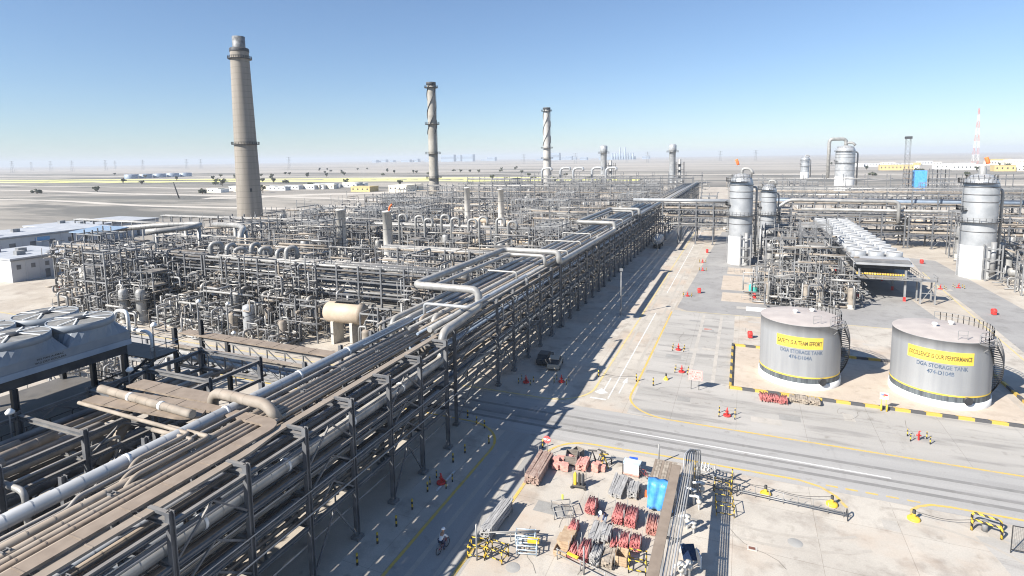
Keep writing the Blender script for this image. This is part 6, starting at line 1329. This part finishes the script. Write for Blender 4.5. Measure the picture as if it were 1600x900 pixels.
# ------------------------------------------------------------------ people
def skin(name, V, E, rad, m, parent, sub=1, root=0):
    me = bpy.data.meshes.new(name); me.from_pydata(V, E, []); o = bpy.data.objects.new(name, me); COL.objects.link(o)
    md = o.modifiers.new("skin", 'SKIN'); md.use_smooth_shade = True
    for i, sv in enumerate(me.skin_vertices[0].data): sv.radius = (rad[i], rad[i]) if not isinstance(rad[i], tuple) else rad[i]; sv.use_root = i == root
    sd = o.modifiers.new("smooth", 'SUBSURF'); sd.levels = sd.render_levels = sub
    bpy.context.view_layer.update(); m2 = bpy.data.meshes.new_from_object(o.evaluated_get(bpy.context.evaluated_depsgraph_get())); bpy.data.objects.remove(o)
    m2.materials.clear(); m2.materials.append(m); return put(m2, name, parent)
SKINC = mat("skin_tone", (.36, .21, .14), (.42, .26, .18), .6)
SHIRT = mat("white_shirt", (.66, .68, .70), (.74, .75, .76), .8); TROU = mat("dark_blue_trousers", (.03, .04, .08), (.05, .06, .11), .85); JACK = mat("navy_jacket", (.035, .045, .10), (.05, .06, .13), .85); JEAN = mat("pale_denim", (.25, .33, .45), (.32, .40, .52), .85)
def person(x, y, rz, label, J, shirt, trousers, hat):
    t = thing("person", label, "person", (x, y, 0), rz)
    names = ["pelvis", "waist", "chest", "neck", "head", "crown", "shl", "ell", "hal", "shr", "elr", "har", "hil", "knl", "anl", "tol", "hir", "knr", "anr", "tor"]
    rd = dict(pelvis=.14, waist=.125, chest=.15, neck=.055, head=.10, crown=.085, shl=.06, shr=.06, ell=.045, elr=.045, hal=.034, har=.034, hil=.085, hir=.085, knl=.06, knr=.06, anl=.042, anr=.042, tol=.04, tor=.04)
    V = [J[n] for n in names]; ix = {n: i for i, n in enumerate(names)}; E = [(ix[a], ix[b]) for a, b in (("pelvis", "waist"), ("waist", "chest"), ("chest", "neck"), ("neck", "head"), ("head", "crown"), ("chest", "shl"), ("shl", "ell"), ("ell", "hal"), ("chest", "shr"), ("shr", "elr"), ("elr", "har"), ("pelvis", "hil"), ("hil", "knl"), ("knl", "anl"), ("anl", "tol"), ("pelvis", "hir"), ("hir", "knr"), ("knr", "anr"), ("anr", "tor"))]
    rad = [rd[n] for n in names]
    for h, e in (("hal", "ell"), ("har", "elr")):
        hv, ev = Vector(J[h]), Vector(J[e]); d_ = (hv - ev).normalized(); s_ = d_.cross(Vector((0, 0, 1))).normalized()
        pi = len(V); V.append(tuple(hv + d_ * .07)); rad.append((.036, .02)); E.append((ix[h], pi))
        for k, ln in enumerate((.075, .085, .08, .065)):
            a_ = hv + d_ * .09 + s_ * (-.03 + .02 * k); V.append(tuple(a_)); rad.append(.009); E.append((pi, len(V) - 1)); V.append(tuple(a_ + d_ * ln * .6 - Vector((0, 0, ln * .5)))); rad.append(.008); E.append((len(V) - 2, len(V) - 1))
        V.append(tuple(hv + d_ * .06 + s_ * .05 - Vector((0, 0, .02)))); rad.append(.01); E.append((ix[h], len(V) - 1))
    skin("body", V, E, rad, SKINC, t)
    def cl(nm, ns, es, inf, m, cut=None):
        W_ = [Vector(J[n]) for n in ns]
        if cut:
            for n, base, f in cut: W_[ns.index(n)] = Vector(J[base]).lerp(Vector(J[n]), f)
        skin(nm, [tuple(v) for v in W_], [(ns.index(a), ns.index(b)) for a, b in es], [rd[n] + inf for n in ns], m, t)
    cl("shirt", ["waist", "chest", "shl", "ell", "hal", "shr", "elr", "har", "pelvis"], [("pelvis", "waist"), ("waist", "chest"), ("chest", "shl"), ("shl", "ell"), ("ell", "hal"), ("chest", "shr"), ("shr", "elr"), ("elr", "har")], .022, shirt, [("hal", "ell", .88), ("har", "elr", .88), ("pelvis", "waist", .8)])
    cl("trousers", ["pelvis", "hil", "knl", "anl", "hir", "knr", "anr"], [("pelvis", "hil"), ("hil", "knl"), ("knl", "anl"), ("pelvis", "hir"), ("hir", "knr"), ("knr", "anr")], .022, trousers)
    for n, a in (("anl", "tol"), ("anr", "tor")): MB().tube([tuple(Vector(J[n]) - Vector((0, 0, .02))), tuple(Vector(J[a]))], .055, 8).build("shoe", BLACK, t)
    hc = Vector(J["head"]).lerp(Vector(J["crown"]), .55); f = Vector(J.get("face", (0, 1, 0))).normalized()
    if hat:
        h = MB().lathe([(.165, 0), (.135, .01), (.13, .06), (.1, .11), (.05, .135), (0, .14)], seg=16).build("helmet", WHITE, t); h.location = hc + Vector((0, 0, .02)); up_ = (Vector(J["crown"]) - Vector(J["neck"])).normalized(); h.rotation_euler = Vector((0, 0, 1)).rotation_difference(up_).to_euler()
    else:
        h = MB().lathe([(.115, -.02), (.112, .05), (.08, .1), (0, .12)], seg=12).build("hair", BLACK, t); h.location = hc
    hd = Vector(J["head"]); sd = f.cross(Vector((0, 0, 1))).normalized(); b = MB()
    b.cbox(tuple(hd + f * .105), .03, .03, .045); b.build("nose", SKINC, t)
    for s_ in (-1, 1): e = hd + f * .092 + sd * .035 * s_ + Vector((0, 0, .03)); MB().cbox(tuple(e), .02, .015, .012).build("eye", BLACK, t); e = hd + sd * .1 * s_; MB().cbox(tuple(e), .025, .03, .05).build("ear", SKINC, t)
    e = hd + f * .095 - Vector((0, 0, .045)); MB().cbox(tuple(e), .045, .012, .01).build("mouth", REDP, t)
    return t
bicycle(-20.6, 34.7, R(-8), "bicycle ridden by a person up the shaded lane")
person(-20.6, 34.7, R(-8), "person in a white shirt riding a bicycle along the shaded lane", dict(pelvis=(0, -.27, 1.0), waist=(0, -.2, 1.14), chest=(0, -.02, 1.38), neck=(0, .07, 1.52), head=(0, .12, 1.63), crown=(0, .11, 1.74), shl=(-.19, 0, 1.4), ell=(-.27, .16, 1.2), hal=(-.26, .3, 1.06), shr=(.19, 0, 1.4), elr=(.27, .16, 1.2), har=(.26, .3, 1.06), hil=(-.1, -.22, .95), knl=(-.12, .16, .82), anl=(-.12, -.02, .5), tol=(-.12, .14, .46), hir=(.1, -.22, .95), knr=(.12, .1, .6), anr=(.12, -.1, .22), tor=(.12, .06, .18)), SHIRT, TROU, True)
person(-9.72, 42.15, R(150), "person in a white helmet and navy jacket bending over the grey planks", dict(pelvis=(0, -.12, .9), waist=(0, .02, 1.02), chest=(0, .24, 1.16), neck=(0, .37, 1.22), head=(0, .47, 1.24), crown=(0, .54, 1.32), shl=(-.19, .24, 1.15), ell=(-.25, .36, .9), hal=(-.2, .5, .72), shr=(.19, .24, 1.15), elr=(.25, .38, .9), har=(.2, .52, .72), hil=(-.1, -.1, .84), knl=(-.12, .04, .47), anl=(-.12, -.06, .09), tol=(-.14, .12, .05), hir=(.1, -.1, .84), knr=(.13, .02, .47), anr=(.14, -.1, .09), tor=(.16, .08, .05), face=(0, 1, -.5)), JACK, JEAN, True)

# ------------------------------------------------------------------ the plain beyond
LEAF = mat("desert_foliage", (.045, .055, .035), (.08, .09, .05), .8, 0, .5); BARK = mat("bark", (.14, .11, .08), (.2, .16, .12), .9)
def shrub_proto(h, wd, n, seed):
    t = thing("desert_tree", None, "tree", (0, 0, 0), 0, "trees scattered on the plain"); q = random.Random(seed)
    b = MB().tube([(0, 0, 0), (.1, 0, h * .35), (-.1, .1, h * .7)], wd * .05, 5); 
    for k in range(4): a = k * 1.6; b.tube([(0, 0, h * .3), (math.cos(a) * wd * .3, math.sin(a) * wd * .3, h * .65)], wd * .025, 4)
    b.build("trunk", BARK, t); b = MB(); cl = [(q.uniform(-.32, .32) * wd, q.uniform(-.32, .32) * wd, h * q.uniform(.4, .85), wd * q.uniform(.14, .26)) for _ in range(9)]
    for k in range(n):
        cx, cy, cz, cr = q.choice(cl); d_ = Vector((q.gauss(0, 1), q.gauss(0, 1), q.gauss(0, 1))).normalized() * cr * q.random() ** .4; c = Vector((cx, cy, cz)) + d_; s_ = wd * q.uniform(.03, .06)
        u = Vector((q.gauss(0, 1), q.gauss(0, 1), q.gauss(0, 1))).normalized(); v = u.orthogonal().normalized(); b.add([tuple(c - u * s_ - v * s_), tuple(c + u * s_ - v * s_), tuple(c + u * s_ + v * s_), tuple(c - u * s_ + v * s_)], [(0, 1, 2, 3)])
    b.build("crown", LEAF, t); return t
protos = [shrub_proto(6, 8, 340, 1), shrub_proto(4.2, 9, 320, 2), shrub_proto(8, 7, 340, 3)]
q = random.Random(21); first = [True] * 3
def put_tree(x, y, k, label=None):
    o = protos[k] if first[k] else dup(protos[k], (x, y, 0), q.uniform(0, 6)); first[k] = False; o.location = (x, y, 0); o['group'] = "trees scattered on the plain"
    if label: o['label'] = label
    else: later(o, ("tree", k, x > 0), view((x, y, 0))[0], ["rounded dark tree", "low spreading bush", "taller dark tree"][k], "from the left", "scattered on the plain right of the lane" if x > 0 else "scattered on the plain left of the plant")
put_tree(-684.7, 350, 1, "isolated dark green bush on the plain at far left"); put_tree(-649, 388, 0, "lone round tree on the plain between bush and chimney"); put_tree(-482, 383, 1, "grey green bush just left of the chimney")
for _ in range(46):
    u, y = q.uniform(420, 840), q.uniform(560, 1500); 
    x = -y * .75 + q.uniform(-350, 500)
    if -60 < view((x, y, 0))[0] < 1000: put_tree(x, y, q.randrange(3))
for _ in range(22):
    y = q.uniform(380, 1000); x = -y * q.uniform(.85, 1.6); put_tree(x, y, q.randrange(3))
for _ in range(16):
    y = q.uniform(800, 1700); x = q.uniform(.12, .45) * y; put_tree(x, y, q.randrange(3))
for k in range(5):
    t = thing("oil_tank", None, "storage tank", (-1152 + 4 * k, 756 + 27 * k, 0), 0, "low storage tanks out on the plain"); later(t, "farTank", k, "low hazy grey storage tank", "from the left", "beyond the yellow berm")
    MB().lathe([(12, 0), (12, 8), (11.5, 8.3), (0, 9.5)], seg=28).build("shell", PIPEB, t)  # shell colour chosen close to the haze, so some distance haze is painted in
def house(x, y, w_, d_, h, m, label, rm=None, grp="far buildings on the plain", key=None, rot=0.0):
    t = thing("far_building", label, "building", (x, y, 0), rot, grp); MB().box(-w_ / 2, w_ / 2, -d_ / 2, d_ / 2, 0, h).build("wall", m, t)
    MB().box(-w_ / 2 - .3, w_ / 2 + .3, -d_ / 2 - .3, d_ / 2 + .3, h + .003, h + .5).build("roof", rm or m, t)
    b = MB()
    for k in range(max(2, int(w_ / 5))): xx = -w_ / 2 + (k + .5) * w_ / max(2, int(w_ / 5)); b.box(xx - .8, xx + .8, -d_ / 2 - .06, -d_ / 2 - .003, h * .4, h * .7)
    b.build("window_row", STEELD, t); return t
TANW = mat("ochre_wall", (.50, .38, .17), (.56, .44, .22), .8); CREAM = mat("cream_wall", (.62, .57, .45), (.68, .63, .52), .8)
house(-338.9, 444.8, 22, 14, 4.6, TANW, "ochre shed on the plain right of the white camp"); house(-301.8, 460.5, 20, 30, 5.6, CREAM, "cream block building on the plain left of the tall strake stack")
for i in range(26):
    x, y = q.uniform(-470, -375), 0; y = 395 + (x + 470) * q.uniform(.6, 1.5) + q.uniform(0, 60); o = house(x - 25, y, q.uniform(9, 26), q.uniform(5, 10), q.uniform(2.4, 4.6), q.choice((WHITE, OFFW, CREAM)), None, grp="white camp on the plain", rot=q.uniform(-.1, .1)); later(o, "camp", view((x - 25, y, 0))[0], "small white cabin", "from the left", "in the white camp right of the chimney")
for i in range(34):
    y = q.uniform(950, 1700); x = q.uniform(.15, .52) * y; o = house(x, y, q.uniform(14, 50), q.uniform(10, 24), q.uniform(4, 10), q.choice((WHITE, CREAM, OFFW, TANW, OFFW)), None, grp="white houses on the right plain"); later(o, "houses", view((x, y, 0))[0], "pale low house", "from the left", "in the settlement on the right plain")
for i in range(26):
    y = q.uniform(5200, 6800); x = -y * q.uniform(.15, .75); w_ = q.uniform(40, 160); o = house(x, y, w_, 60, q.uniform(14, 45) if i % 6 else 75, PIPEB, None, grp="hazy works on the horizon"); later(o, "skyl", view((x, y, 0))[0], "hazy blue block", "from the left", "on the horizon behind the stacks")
x, y = -1560, 5200
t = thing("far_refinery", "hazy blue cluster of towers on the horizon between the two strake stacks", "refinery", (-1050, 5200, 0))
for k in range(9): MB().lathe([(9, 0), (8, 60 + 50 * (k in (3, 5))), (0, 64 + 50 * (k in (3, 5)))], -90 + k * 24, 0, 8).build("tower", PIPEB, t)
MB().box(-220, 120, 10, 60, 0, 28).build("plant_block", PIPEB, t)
def pylon_proto():
    t = thing("power_pylon", None, "pylon", (0, 0, 0), 0, "power pylons on the horizon"); b = MB()
    for sx in (-1, 1):
        for sy in (-1, 1): b.beam((sx * 5, sy * 5, 0), (sx * 1, sy * 1, 48), .4, .4)
    for k in range(6): z = k * 8; r_ = 5 - 4 * z / 48; r2 = 5 - 4 * (z + 8) / 48; b.beam((-r_, -r_, z), (r2, -r2, z + 8), .22, .22); b.beam((r_, -r_, z), (-r2, -r2, z + 8), .22, .22)
    b.build("tower", STEEL, t); b = MB()
    for z in (32, 39, 46): b.beam((-11, 0, z), (11, 0, z), .4, .5)
    b.build("cross_arms", STEEL, t); return t
pp = pylon_proto(); fp = True
for i, (px, y) in enumerate(((25, 2300), (55, 3000), (85, 2600), (118, 2500), (170, 2500), (185, 3000), (228, 2600), (296, 2700), (318, 2900), (455, 2300), (820, 2600), (900, 2500), (980, 2700), (1012, 2400), (1125, 2700), (1180, 2500))):
    a = math.atan2(px - 800, FPX); d_ = y / math.cos(a); hx = math.sin(a - YAW); hy = math.cos(a - YAW); o = pp if fp else dup(pp, (0, 0, 0)); fp = False
    o.location = (hx * d_, hy * d_, 0); o.rotation_euler.z = .3; later(o, "pylon", px, "faint lattice power pylon", "from the left", "on the hazy horizon")
# wrapped vessel and lattice cages on the right skyline
t = thing("wrapped_scaffold", "scaffolded frame wrapped in blue sheeting behind the right racks", "scaffold", (95, 400, 0))
MB().box(-1.5, 4.5, -3, 3, 7, 19).build("blue_sheeting", BLUE, t)
for x in (-6, -3, 7, 11, 15):
    for y in (-3.3, 3.3): MB().beam((x, y, 0), (x, y, 20), .35, .35).build("standard", STEEL, t)
for z in (5, 8, 11, 14, 17, 19.5): MB().box(-6, -2.7, -3.2, 3.2, z, z + .25).build("lift_deck", BROWN, t); MB().box(7.2, 15, -3.2, 3.2, z, z + .25).build("lift_deck", STEELL, t)
o = PW.build("small_pipework"); tag(o, "dense mass of small pipes filling the process units and lower racks", "pipework", None, 'stuff')
settle()
